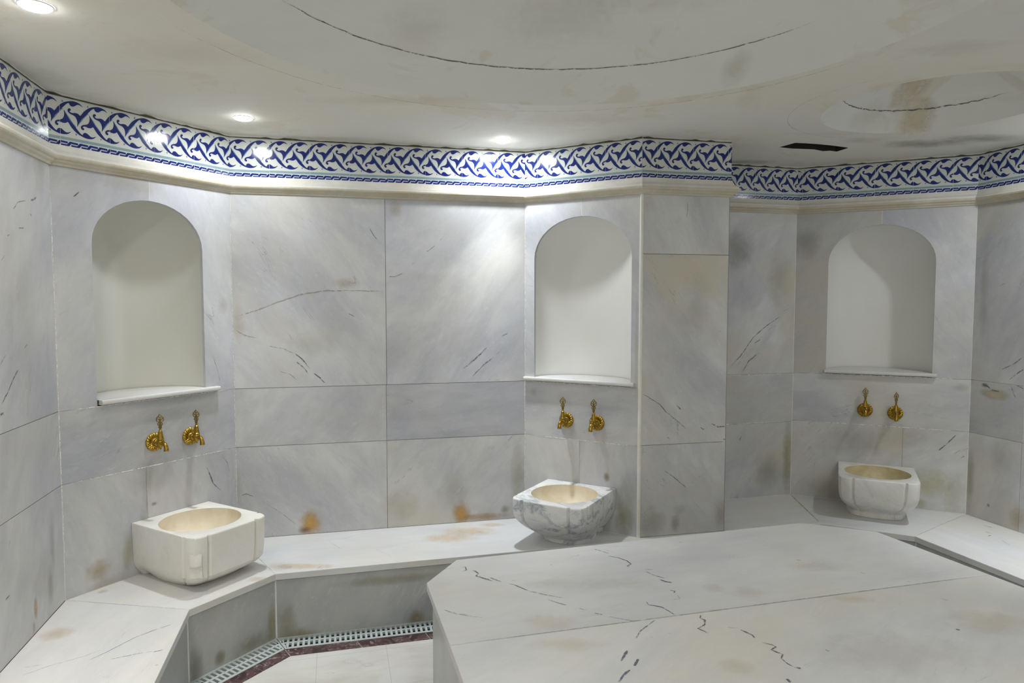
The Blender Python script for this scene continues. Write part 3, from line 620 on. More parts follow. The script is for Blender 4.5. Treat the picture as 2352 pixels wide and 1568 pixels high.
# vent shaft
for i in range(len(vent)):
    a, b_ = vent[i], vent[(i+1) % len(vent)]; mb.face([(a[0], a[1], CEIL), (b_[0], b_[1], CEIL), (b_[0], b_[1], CEIL+.16), (a[0], a[1], CEIL+.16)], 3)
mb.face([(1.4, 3.7, CEIL+.16), (1.95, 3.7, CEIL+.16), (1.95, 4.02, CEIL+.16), (1.4, 4.02, CEIL+.16)], 3)
o = mb.build('ceiling', [M['ceiling'], M['spot'], M['line'], M['dark']]); tag(o, kind='structure'); ceiling = o
def dome(c, r, rise, crack, marks, n=96):
    mb = MB(); rings = 24; zf = lambda t: CEIL+rise*(1-t*t)
    vs = []; fs = []
    for j in range(rings+1):
        t = 1-j/rings
        for k in range(n): vs.append((c[0]+r*t*math.cos(2*math.pi*k/n), c[1]+r*t*math.sin(2*math.pi*k/n), zf(t)))
    for j in range(rings):
        for k in range(n): a, b_ = j*n+k, j*n+(k+1) % n; fs.append((b_, a, a+n, b_+n))
    mb.idx(vs, fs, 0, True)
    z3 = lambda X, Y, oo=.002: (X, Y, zf(math.hypot(X-c[0], Y-c[1])/r)-oo)
    cr, a0, a1, wd = crack
    pts = [(c[0]+cr*math.cos(a0+(a1-a0)*k/70), c[1]+cr*math.sin(a0+(a1-a0)*k/70)) for k in range(71)]
    mark_line(mb, z3, pts, wd, (.10, .09, .07), 1.2, m=2, jit=.002)
    marks = [(p, q, t, tuple(min(.85, v*1.14) for v in cl), al) for p, q, t, cl, al in marks]
    for i, (mc, ru, rv, col, a) in enumerate(marks): mark_spot(mb, (lambda X, Y, i=i: z3(X, Y, .0008+.0002*i)), mc, ru, rv, col, a*(1.0 if a > .8 else .5), m=1)
    return mb.build('dome', [M['dome'], M['spot'], M['line']], ceiling)
dome(DC, DR, .25, (.945, R_(28), R_(165), .0032), [(at(1290, 70, 2.5), .32, .28, (.62, .58, .46), .5), (at(1690, 130, 2.48), .07, .16, (.58, .54, .38), .6), (at(1720, 175, 2.46), .07, .10, (.58, .54, .38), .5), (at(1480, 20, 2.5), .4, .25, (.60, .57, .46), .45), (at(950, 80, 2.5), .18, .2, (.62, .57, .46), .4)])
dome(SC, SR, .25, (.372, R_(10), R_(155), .0034), [(at(2100, 240, 2.47), .10, .22, (.68, .58, .41), .9), (at(2110, 270, 2.45), .10, .12, (.68, .58, .42), .9), (at(2000, 270, 2.45), .16, .12, (.66, .64, .54), .5)])

# ---- floor, drain channel, maroon border
def off_line(pts, d):
    """offset an open polyline to the right-hand (room) side with mitres"""
    out = []; V = [Vector(p) for p in pts]
    for i in range(len(V)):
        ds = []
        if i > 0: ds.append((V[i]-V[i-1]).normalized())
        if i < len(V)-1: ds.append((V[i+1]-V[i]).normalized())
        ns = [Vector((q.y, -q.x)) for q in ds]; m_ = ns[0] if len(ns) == 1 else (ns[0]+ns[1])/((ns[0]+ns[1]).dot(ns[0]))
        out.append(V[i]+m_*d)
    return out
FRONT = [xy(-.589, -1.09), (-1.304, 2.691), (-1.081, 3.054), (1.733, 3.768), (2.136, 3.554), xy(3.02, -1.09)]
RIS = off_line(FRONT, -.012)
FL = off_line(RIS, .118)
FL2 = [tuple(p) for p in FL]
mb = MB()
def prism(mb, pts, z0, z1, m=0, c=(0, .5, 0, 0), bev=0.0, uvo=(0, 0), bottom=True):
    """vertical prism with an optional small bevel round the top edge"""
    ar = sum(pts[i][0]*pts[(i+1) % len(pts)][1]-pts[(i+1) % len(pts)][0]*pts[i][1] for i in range(len(pts)))
    if ar < 0: pts = pts[::-1]
    V = [Vector(p) for p in pts]; N = len(V)
    def ins(d):
        o_ = []
        for i in range(N):
            d0 = (V[i]-V[i-1]).normalized(); d1 = (V[(i+1) % N]-V[i]).normalized(); n0 = Vector((-d0.y, d0.x)); n1 = Vector((-d1.y, d1.x)); m_ = (n0+n1)/max(.2, (n0+n1).dot(n0)); o_.append(V[i]+m_*d)
        return o_
    lev = [(0, z0), (0, z1-bev)]+([(bev*.3, z1-bev*.3), (bev, z1)] if bev else [])
    loops_ = [[(p.x, p.y, z) for p in (ins(d) if d else V)] for d, z in lev]
    for j in range(len(loops_)-1):
        per = 0
        for i in range(N):
            k = (i+1) % N; le = (V[k]-V[i]).length
            mb.face([loops_[j][i], loops_[j][k], loops_[j+1][k], loops_[j+1][i]], m, [(per, lev[j][1]), (per+le, lev[j][1]), (per+le, lev[j+1][1]), (per, lev[j+1][1])], c); per += le
    top = loops_[-1]
    for zz, L_, fl in ((None, top, False), (None, loops_[0], True)):
        if fl and not bottom: continue
        for t in geometry.tessellate_polygon([[Vector((p[0], p[1], 0)) for p in L_]]):
            q = [L_[i] for i in t]; a_ = (q[1][0]-q[0][0])*(q[2][1]-q[0][1])-(q[2][0]-q[0][0])*(q[1][1]-q[0][1])
            if (a_ < 0) != fl: q = q[::-1]
            mb.face(q, m, [(p[0]*E1[0]+p[1]*E1[1]+uvo[0], p[0]*E2[0]+p[1]*E2[1]+uvo[1]) for p in q], c)
prism(mb, FL2, -.08, 0, 0)
mb.face([(-3, -2, -.08), (5, -2, -.08), (5, 6, -.08), (-3, 6, -.08)], 1)
for c_, r_ in ((at(808, 1520, 0), .03), (at(845, 1527, 0), .02), (at(760, 1545, 0), .012)): mark_spot(mb, lambda X, Y: (X, Y, .0006), c_, r_*2.2, r_, (.80, .80, .78), .8, m=2)
o = mb.build('floor', [M['floor'], M['dark'], M['spot']]); tag(o, kind='structure')
S0, S1 = off_line([FRONT[i] for i in range(6)], .106), off_line([FRONT[i] for i in range(6)], .170)
for i in range(5):
    a, b_, c_, d_ = S0[i], S0[i+1], S1[i+1], S1[i]
    n_ = max(1, round((b_-a).length/.30)) if i != 1 else 2
    mb = MB()
    for k in range(n_):
        t0, t1 = k/n_, (k+1)/n_; g_ = .0012/max((b_-a).length, .1)
        q = [a.lerp(b_, t0+g_), a.lerp(b_, t1-g_), d_.lerp(c_, t1-g_), d_.lerp(c_, t0+g_)]
        prism(mb, [tuple(p) for p in q], -.01, .0025, 0)
    prism(mb, [tuple(a), tuple(b_), tuple(c_), tuple(d_)], -.012, .0012, 1)
    o = mb.build(nm(), [M['maroon'], M['grout_w']]); tag(o, kind='structure')

# ---- drain grates: slotted plastic strips lying in the channel
def grate(name, A, B, w_, label, mit0, mit1, slots=True):
    A, B = Vector(A), Vector(B); L = (B-A).length; d = (B-A)/L; n_ = Vector((d.y, -d.x)); mb = MB()
    T = lambda u, o_, z: ((A+d*u+n_*o_).x, (A+d*u+n_*o_).y, z)
    z0, z1 = -.007, .003
    def e0(o_): return mit0*o_+.002
    def e1(o_): return L-mit1*o_-.002
    # rails
    for (o0, o1) in ((0, .014), (w_/2-.006, w_/2+.006), (w_-.014, w_)):
        q = [(e0(o0), o0), (e1(o0), o0), (e1(o1), o1), (e0(o1), o1)]
        vs = [T(u, o_, z) for z in (z0, z1) for u, o_ in q]
        mb.idx(vs, [(3, 2, 1, 0), (4, 5, 6, 7), (0, 1, 5, 4), (1, 2, 6, 5), (2, 3, 7, 6), (3, 0, 4, 7)])
    pitch = .0232; nb = int(L/pitch)+1
    for (o0, o1) in ((.014, w_/2-.006), (w_/2+.006, w_-.014)):
        for k in range(nb):
            u = k*pitch+.004; u1 = u+.0108
            if u < e0(o1) or u1 > e1(o1): continue
            mb.box((u, o0-.001, z0), (u1, o1+.001, z1), 0, T)
        # solid wedge ends at the mitres
        for (ua, ub, uc_, ud) in ((e0(o0), e0(o0)+.012, e0(o1)+.012, e0(o1)), (e1(o0)-.012, e1(o0), e1(o1), e1(o1)-.012)):
            vs = [T(u, o_, z) for z in (z0, z1) for u, o_ in ((ua, o0), (ub, o0), (uc_, o1), (ud, o1))]
            mb.idx(vs, [(3, 2, 1, 0), (4, 5, 6, 7), (0, 1, 5, 4), (1, 2, 6, 5), (2, 3, 7, 6), (3, 0, 4, 7)])
    mb.build(name, M['grate'])['label'] = label
gw = .114
RS = off_line(RIS, .001)
def tan_half(i):
    V = [Vector(p) for p in RS]; d0 = (V[i]-V[i-1]).normalized(); d1 = (V[i+1]-V[i]).normalized(); return math.tan(d0.angle(d1)/2)
t1_, t2_, t3_, t4_ = tan_half(1), tan_half(2), tan_half(3), tan_half(4)
before = set(bpy.data.objects)
grate('drain_grate', RS[1], RS[2], gw, 'grey slotted drain grate along the short slanted bench front at the lower left', t1_, t2_)
grate('drain_grate', Vector(RS[1]).lerp(Vector(RS[0]), .45), RS[1], gw, 'grey slotted drain grate hidden behind the left bench, nearest the camera', 0, t1_)
endC = Vector(RS[2]).lerp(Vector(RS[3]), .62)
grate('drain_grate', RS[2], endC, gw, 'long grey slotted drain grate running behind the platform along the back bench', t2_, 0)
for o in set(bpy.data.objects)-before: tag(o, None, 'drain', 'slotted drain grates at the foot of the bench')

# ---- bench: slabs on upright panels
bench = empty('marble_bench', (-1.2, 3.0, 0)); tag(bench, 'pale grey marble bench with overhanging seat running round the foot of the walls', 'bench')
bench_inv = Vector((1.2, -3.0, 0))
def bench_part(mb, name, mats):
    mb.v = [(v[0]+1.2, v[1]-3.0, v[2]) for v in mb.v]; return mb.build(name, mats, bench)
e = .001
WPT = {k: tuple(Vector(P[k])+miter(i)*.0005) for i, k in enumerate(ORDER)}
gapv = lambda p, q, g_: tuple(Vector(p)+(Vector(q)-Vector(p)).normalized()*g_)
caps = [
 ([xy(-1.106, -1.09), xy(-1.106, .8), xy(-.589, .8), FRONT[0]], .62, 0),
 ([xy(-1.107, .802), WPT['AB'], FRONT[1], xy(-.589, .802)], .62, .45),
 ([WPT['AB'], WPT['BC'], FRONT[2], FRONT[1]], .6, .2),
 ([WPT['BC'], WPT['CD'], tuple(Vector(FRONT[2]).lerp(Vector(FRONT[3]), .515)), FRONT[2]], .62, .02),
 ([WPT['CD'], WPT['DE'], WPT['EF'], WPT['F0'], WPT['FG'], FRONT[3], tuple(Vector(FRONT[2]).lerp(Vector(FRONT[3]), .515))], .55, .02),
 ([WPT['FG'], WPT['GH'], FRONT[4], FRONT[3]], .55, .85),
 ([WPT['GH'], xy(3.559, -1.09), FRONT[5], FRONT[4]], .55, .5)]
BL = [([(40, 1555), (110, 1530), (190, 1508), (240, 1490)], .002, .4), ([(195, 1520), (245, 1497), (310, 1464), (350, 1448), (405, 1430)], .003, .8), ([(250, 1515), (320, 1500), (355, 1495)], .003, .6), ([(352, 1497), (375, 1492)], .004, .8), ([(100, 1526), (55, 1533)], .002, .4)]
RB = [([(2255, 1205), (2285, 1213)], .005, .7), ([(2262, 1221), (2280, 1225)], .004, .6), ([(2270, 1231), (2276, 1229)], .005, .8), ([(2300, 1240), (2320, 1252)], .003, .5)]
CB = [([(753, 1241), (785, 1262)], .0015, .5), ([(862, 1260), (895, 1275), (902, 1280)], .002, .8, (.85, .85, .85)), ([(780, 1240), (830, 1225)], .0015, .5, (.85, .85, .85))]
for i, (pts, br, an) in enumerate(caps):
    mb = MB(); g_ = .0012
    V = [Vector(p) for p in pts]
    prism(mb, pts, zb-.03, zb, 0, (rnd.random(), br, an/1.0, .05), bev=.003, uvo=(i*3, 0))
    t3 = lambda X, Y: (X, Y, zb+.0006); pxb = lambda x, y: at(x, y, zb)
    J = (.57, .55, .46)
    if i == 1:
        for s in BL: mark_line(mb, t3, [pxb(*p) for p in s[0]], s[1], (.30, .32, .40), s[2]*1.2, m=1, jit=.001)
        mark_line(mb, t3, [WPT['AB'], FRONT[1]], .0018, J, .9, m=1)
        for c_, r_ in ((pxb(237, 1358), .03), (pxb(130, 1455), .08), (pxb(360, 1527), .008)): mark_spot(mb, t3, c_, r_, r_, (.66, .52, .36), .5, m=2)
    if i == 2:
        mark_line(mb, t3, [WPT['BC'], FRONT[2]], .0018, J, .9, m=1)
        for c_, r_ in ((pxb(640, 1300), .10), (pxb(590, 1330), .06)): mark_spot(mb, t3, c_, r_, r_*.7, (.72, .62, .46), .5, m=2)
    if i == 3:
        for s in CB: mark_line(mb, t3, [pxb(*p) for p in s[0]], s[1], s[3] if len(s) > 3 else (.4, .4, .45), s[2], m=1, jit=.001)
        for c_, a1_, r_ in ((pxb(1080, 1220), .22, .09), (pxb(1030, 1235), .2, .10), (pxb(700, 1300), .2, .05), (pxb(1130, 1205), .1, .04)): mark_spot(mb, t3, c_, a1_, r_, (.78, .58, .34), .6, m=2)
        mark_line(mb, t3, [pxb(728, 1306), pxb(737, 1300)], .003, (.2, .18, .14), .9, m=1)
    if i == 5:
        mark_line(mb, t3, [WPT['FG'], FRONT[3]], .006, (.44, .43, .20), 1.2, m=1); mark_line(mb, t3, [WPT['GH'], FRONT[4]], .0018, J, .9, m=1)
    if i == 6:
        for s in RB: mark_line(mb, t3, [pxb(*p) for p in s[0]], s[1], (.25, .27, .32), s[2], m=1, jit=.001)
    bench_part(mb, 'seat_slab', [M['bench'], M['line'], M['spot']])
RB_ = off_line(RIS, -.02)
fstain = {2: [((690, 1468), .10, .06, (.36, .28, .12), .8), ((955, 1420), .05, .05, (.34, .28, .14), .8), ((660, 1440), .05, .14, (.40, .36, .22), .6), ((900, 1330), .3, .03, (.42, .39, .26), .6)],
          1: [((505, 1510), .03, .04, (.30, .25, .14), .7), ((625, 1440), .03, .12, (.42, .37, .2), .7), ((580, 1480), .12, .06, (.36, .32, .2), .6), ((450, 1540), .04, .12, (.30, .28, .2), .6), ((540, 1360), .2, .025, (.42, .38, .24), .6)]}
for i in range(5):
    mb = MB(); a, b_ = Vector(RIS[i]), Vector(RIS[i+1]); L = (b_-a).length; d = (b_-a)/L; n_ = Vector((d.y, -d.x))
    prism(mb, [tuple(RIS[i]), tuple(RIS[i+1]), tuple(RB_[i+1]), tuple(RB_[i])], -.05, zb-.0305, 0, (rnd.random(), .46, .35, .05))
    # pale joint line in the corner
    T = lambda u, z, o_: ((a+d*u+n_*o_).x, (a+d*u+n_*o_).y, z)
    if i: mb.face([T(0, -.02, .0006), T(.006, -.02, .0006), T(.006, zb-.031, .0006), T(0, zb-.031, .0006)], 1)
    def pxf(x, y):
        r = ray(x, y); t = (a.x*n_.x+a.y*n_.y)/(r.x*n_.x+r.y*n_.y); q = Vector((r.x*t, r.y*t))-a; return (q.dot(d), EYE+r.z*t)
    for k, (c_, ru, rv, col, al) in enumerate(fstain.get(i, [])):
        mark_spot(mb, (lambda u, z, k=k: T(u, z, .0004+.0001*k)), pxf(*c_), ru*1.2, rv*1.2, col, al, m=2, clip=(.008, L-.004, 0, zb-.034))
    bench_part(mb, 'front_panel', [M['panel'], M['grout_w'], M['spot']])

# ---- the raised platform in the middle
HP = .45
PL = [tuple(at(1065, 1568, HP)), tuple(at(980, 1338, HP)), tuple(at(1048, 1285, HP)), tuple(at(1838, 1200, HP)), tuple(at(2013, 1220, HP)), tuple(at(2352, 1349, HP))]
def e_of(p): return (p[0]*E1[0]+p[1]*E1[1], p[0]*E2[0]+p[1]*E2[1])
d_l = (Vector(PL[0])-Vector(PL[1])).normalized(); nl = tuple(Vector(PL[1])+d_l*1.62); d_r = (Vector(PL[5])-Vector(PL[4])).normalized(); nr = tuple(Vector(PL[4])+d_r*1.75)
el, er = e_of(nl), e_of(nr)
OUT = [nl, PL[1], PL[2], PL[3], PL[4], nr, xy(er[0]-.22, er[1]-.24), xy(el[0]+.22, el[1]-.2)]
plat = empty('marble_platform', (1.0, 2.2, 0)); tag(plat, 'large eight-sided raised marble slab platform in the middle of the room, veined blue-grey', 'platform')
def plat_part(mb, name, mats):
    mb.v = [(v[0]-1.0, v[1]-2.2, v[2]) for v in mb.v]; return mb.build(name, mats, plat)
def isect(p, d, a, b_):
    p, d, a, b_ = map(Vector, (p, d, a, b_)); e_ = b_-a; den = d.x*e_.y-d.y*e_.x; t = ((a-p).x*e_.y-(a-p).y*e_.x)/den; return tuple(p+d*t)
j0, j1 = Vector(at(1060, 1478, HP)), Vector(at(2250, 1322, HP)); jd = (j1-j0).normalized()
JL = isect(j0, jd, OUT[0], OUT[1]); JR = isect(j0, jd, OUT[4], OUT[5])
jn = Vector((-jd.y, jd.x))*.0009
mv = lambda p, s: tuple(Vector(p)+jn*s)
slabs = [([mv(JL, 1), OUT[1], OUT[2], OUT[3], OUT[4], mv(JR, 1)], (.31, .60, .03, .0)), ([OUT[0], mv(JL, -1), mv(JR, -1), OUT[5], OUT[6], OUT[7]], (.77, .60, .17, .05))]
PV = [
 ([(1062, 1305), (1068, 1301), (1072, 1309), (1062, 1312)], .004, .7), ([(1080, 1309), (1092, 1312), (1100, 1318), (1092, 1322), (1106, 1327), (1120, 1330), (1128, 1334)], .0065, .8), ([(1100, 1322), (1118, 1332), (1132, 1334)], .008, .35), ([(1125, 1326), (1140, 1332), (1152, 1336)], .004, .8), ([(1168, 1340), (1180, 1342), (1200, 1351), (1215, 1357)], .0028, 1), ([(1215, 1357), (1245, 1364), (1270, 1369), (1297, 1374)], .0022, .85),
 ([(1257, 1376), (1280, 1384), (1303, 1390)], .0028, .95), ([(1330, 1397), (1348, 1402)], .0024, .7), ([(1366, 1408), (1384, 1412)], .004, 1), ([(1395, 1415), (1425, 1421), (1458, 1427)], .0022, .75),
 ([(1365, 1261), (1385, 1266), (1400, 1272)], .0035, .7), ([(1385, 1262), (1412, 1268)], .0022, .4), ([(1395, 1276), (1422, 1281), (1440, 1288), (1449, 1296), (1440, 1300), (1448, 1303)], .0038, .95),
 ([(1482, 1307), (1500, 1308)], .003, .8), ([(1482, 1312), (1500, 1320), (1528, 1328)], .003, .9), ([(1515, 1331), (1530, 1336), (1545, 1338)], .0055, 1), ([(1538, 1355), (1551, 1358), (1547, 1363)], .004, .9), ([(1555, 1366), (1560, 1374), (1545, 1378)], .003, .35),
 ([(1484, 1381), (1490, 1389), (1520, 1394), (1537, 1404), (1552, 1413)], .0036, .9),
 ([(1610, 1410), (1608, 1420), (1618, 1424), (1618, 1434), (1603, 1444), (1616, 1449), (1628, 1455)], .0045, .95),
 ([(1508, 1422), (1490, 1434), (1470, 1450), (1460, 1468)], .0028, .8), ([(1441, 1493), (1434, 1508), (1426, 1520)], .0055, .95), ([(1466, 1513), (1457, 1530)], .0055, .95), ([(1448, 1537), (1430, 1552), (1420, 1568)], .0055, .85),
 ([(1670, 1441), (1698, 1443)], .002, .5), ([(1700, 1446), (1728, 1458), (1734, 1466)], .0045, 1), ([(1745, 1474), (1775, 1481), (1782, 1485), (1772, 1492), (1785, 1498), (1798, 1503), (1794, 1512), (1808, 1524), (1826, 1533)], .0040, 1), ([(1824, 1533), (1840, 1535)], .006, 1), ([(1807, 1559), (1816, 1567)], .006, .9),
 ([(1018, 1400), (1050, 1410), (1078, 1414)], .004, .4), ([(1060, 1412), (1110, 1419)], .003, .35), ([(1005, 1310), (1045, 1303)], .003, .3), ([(1828, 1286), (1840, 1287)], .004, .6), ([(1976, 1315), (1990, 1318)], .003, .5), ([(2195, 1445), (2205, 1447)], .006, .8), ([(1895, 1492), (1905, 1496)], .004, .5), ([(2084, 1335), (2092, 1336)], .006, .6), ([(2160, 1375), (2180, 1380)], .003, .5)]
PS = [((1260, 1430), .10, .07, (.80, .66, .52), .5), ((1270, 1340), .12, .05, (.74, .70, .58), .4), ((1300, 1480), .14, .05, (.76, .64, .50), .45), ((2270, 1430), .16, .10, (.70, .62, .48), .55), ((1960, 1375), .08, .04, (.78, .68, .50), .5), ((1720, 1360), .10, .05, (.78, .68, .56), .45), ((1880, 1300), .14, .06, (.76, .70, .56), .4), ((1690, 1530), .06, .05, (.72, .64, .50), .5), ((1420, 1340), .2, .06, (.74, .70, .60), .35), ((2050, 1500), .3, .15, (.66, .62, .54), .4), ((1640, 1350), .05, .04, (.78, .68, .54), .5)]
for k, (pts, cc_) in enumerate(slabs):
    mb = MB(); prism(mb, pts, HP-.03, HP, 0, cc_, bev=.003)
    if k == 0:
        t3 = lambda X, Y: (X, Y, HP+.0012)
        for s in PV: mark_line(mb, t3, [at(x, y, HP) for x, y in s[0]], s[1], (.13, .14, .20), s[2]*1.25, m=1, jit=.0016)
        for i, (c_, ru, rv, col, al) in enumerate(PS): mark_spot(mb, (lambda X, Y, i=i: (X, Y, HP+.0003+.00006*i)), at(*c_, HP), ru*1.3, rv*1.3, col, al*.75, m=2)
        for c_ in ((1563, 1245), (1496, 1463), (1538, 1455), (1266, 1297)): mark_spot(mb, t3, at(*c_, HP), .007, .005, (.85, .85, .84), 1, m=2)
        mark_line(mb, t3, [JL, JR], .0030, (.36, .37, .38), 1.1, m=1)
        mark_line(mb, t3, [at(1350, 1253, HP), at(1480, 1256, HP)], .0015, (.85, .85, .85), .7, m=1)
    plat_part(mb, 'top_slab', [M['bench'], M['line'], M['spot']])
V = [Vector(p) for p in OUT]
inn = [tuple(v) for v in off_line([tuple(V[-1])]+OUT+[tuple(V[0])], .022)[1:-1]]
mb = MB(); prism(mb, inn, HP-.036, HP-.0301, 0)
plat_part(mb, 'mortar_bed', M['grout_w'])
N = len(inn); inn2 = [tuple(v) for v in off_line([OUT[-1]]+OUT+[OUT[0]], .042)[1:-1]]
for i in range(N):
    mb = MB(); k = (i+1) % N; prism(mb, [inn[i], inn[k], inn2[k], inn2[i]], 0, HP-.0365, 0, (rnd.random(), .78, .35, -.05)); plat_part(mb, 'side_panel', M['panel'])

# ---- basins
def basin(loc, ang, w_, d_, h, prof, mats, label, name='wash_basin', bowl_r=.173, tongue=False, mseed=0, tilt=0):
    root = empty(name, loc, ang); tag(root, label, 'basin', 'carved marble wash basins on the bench')
    hw = w_/2; c_ = .078
    R1 = [(hw, .0), (hw, d_-c_-.006), (hw-.013, d_-c_+.003), (hw-.002, d_-c_+.012), (hw-.001, d_-.05), (hw-.006, d_-.033), (hw-.015, d_-.016), (hw-.030, d_-.007), (hw-.048, d_-.002), (hw-c_+.014, d_-.002), (hw-c_+.004, d_-.013), (hw-c_-.006, d_)]
    L1 = [(-x, y) for x, y in R1[::-1]]
    # resample each edge
    ctrl = R1+L1; pts = []
    for i in range(len(ctrl)):
        a, b_ = Vector(ctrl[i]), Vector(ctrl[(i+1) % len(ctrl)]); n_ = max(1, int((b_-a).length/.018))
        for k in range(n_): pts.append(a.lerp(b_, k/n_))
    N = len(pts); cy = d_*.47
    rows = []
    for (zf, s, rd) in prof:      # rd: how far the outline has rounded off into an oval
        row = []
        for p in pts:
            x, y = p.x*s, p.y*s
            th = math.atan2(p.y-cy, p.x); ov = Vector((math.cos(th)*hw*1.0*s, cy*s+math.sin(th)*(d_-cy)*1.0*s))
            if p.y < .02: ov = Vector((x, y))
            q = Vector((x, y)).lerp(ov, rd); row.append((q.x, max(q.y, 0.0), zf*h))
        rows.append(row)
    # rim: tiny round then flat to the bowl
    top = h
    row = [(p.x*.992, max(0, p.y*.994), top) for p in pts]; rows.append(row)
    nb0 = len(rows)
    bowl = []
    def circle(r, z, yy=0):
        out = []
        for p in pts:
            th = math.atan2(p.y-cy, p.x); out.append((math.cos(th)*r, cy+.004+math.sin(th)*r, z))
        return out
    rows.append(circle(bowl_r+.006, top)); rows.append(circle(bowl_r+.001, top-.0025))
    mb = MB(); vs = [p for r in rows for p in r]; fs = []
    for j in range(len(rows)-1):
        for k in range(N): a, b_ = j*N+k, j*N+(k+1) % N; fs.append((a, b_, b_+N, a+N))
    fs.append(tuple(range(N))[::-1])
    mb.idx(vs, fs, 0, False)
    body = mb.build('basin_body', mats[0], root, merge=True)
    for p_ in body.data.polygons: p_.use_smooth = True
    md = body.modifiers.new('bevel', 'BEVEL'); md.width = .0035; md.segments = 2; md.limit_method = 'ANGLE'; md.angle_limit = math.radians(28); md.harden_normals = True
    rows = [circle(bowl_r+.001, top-.0025)]
    for k in range(1, 13):
        a = math.pi/2*k/12; rows.append(circle(max(.002, (bowl_r)*math.cos(a)**.8), top-.006-(.135)*math.sin(a)))
    mb = MB(); vs = [p for r in rows for p in r]; fs = []
    for j in range(len(rows)-1):
        for k in range(N): a, b_ = j*N+k, j*N+(k+1) % N; fs.append((a, b_, b_+N, a+N))
    fs.append(tuple((len(rows)-1)*N+k for k in range(N)))
    mb.idx(vs, fs, 0, True); mb.build('bowl', mats[1], root, merge=True)
    if tongue:
        mb = MB(); q = []
        # carved tongue on the front left corner: a small pointed boss
        cx_, cy_ = hw-.012, d_-.012; dn = Vector((.707, .707)); tt = Vector((-.707, .707))
        prof_ = [(0, .175), (.003, .160), (.007, .138), (.009, .126), (.0085, .121), (.002, .117), (.0015, .095), (0, .07)]
        vs = []; n_ = 9
        for (o_, z) in prof_:
            for k in range(n_):
                u = -1+2*k/(n_-1); w__ = .024; oo = o_*1.7*math.sqrt(max(0, 1-u*u*.98))-.0115
                p = Vector((cx_, cy_))+tt*u*w__+dn*oo; vs.append((p.x, p.y, z))
        fs = [(j*n_+k, j*n_+k+1, (j+1)*n_+k+1, (j+1)*n_+k) for j in range(len(prof_)-1) for k in range(n_-1)]
        mb.idx(vs, fs, 0, True); mb.build('carved_boss', mats[0], root)
    return root
def basin_at(key, u, off=.002):
    fr = W[key]; q = fr.a+fr.d*u+fr.n*off; return (q.x, q.y, zb+.0008), math.atan2(fr.n.y, fr.n.x)-math.pi/2
PR1 = [(0, .80, .5), (.035, .83, .45), (.10, .89, .3), (.17, .945, .12), (.25, .975, .03), (.42, .985, 0), (.75, .995, 0), (.975, 1, 0), (.99, .998, 0)]
PR2 = [(0, .64, .7), (.05, .65, .7)]+[(.10+.60*k/9, .655+.338*math.sin(math.pi/2*k/9)**.9, .62*(1-k/9)**1.5) for k in range(10)]+[(.80, .996, 0), (.975, 1, 0), (.99, .998, 0)]
PR3 = [(0, .76, .6), (.12, .765, .6), (.17, .78, .5), (.24, .83, .3), (.34, .90, .12), (.46, .955, .03), (.6, .985, 0), (.8, .995, 0), (.975, 1, 0), (.99, .998, 0)]
l, a = basin_at('B', .483); basin(l, a, .392, .445, .245, PR1, (M['basin'], M['bowl']), 'cream white marble wash basin below the left niche, a carved boss on its corner', tongue=True)
l, a = basin_at('D', .352); basin(l, a, .405, .445, .245, PR2, (M['basin_grey'], M['bowl']), 'marble wash basin with dark blue-grey streaks below the middle niche, tapering to a narrow foot')
l, a = basin_at('G', .478); basin(l, a, .410, .430, .245, PR3, (M['basin_dim'], M['bowl_dark']), 'marble wash basin under the far right niche, with a brownish stained bowl')

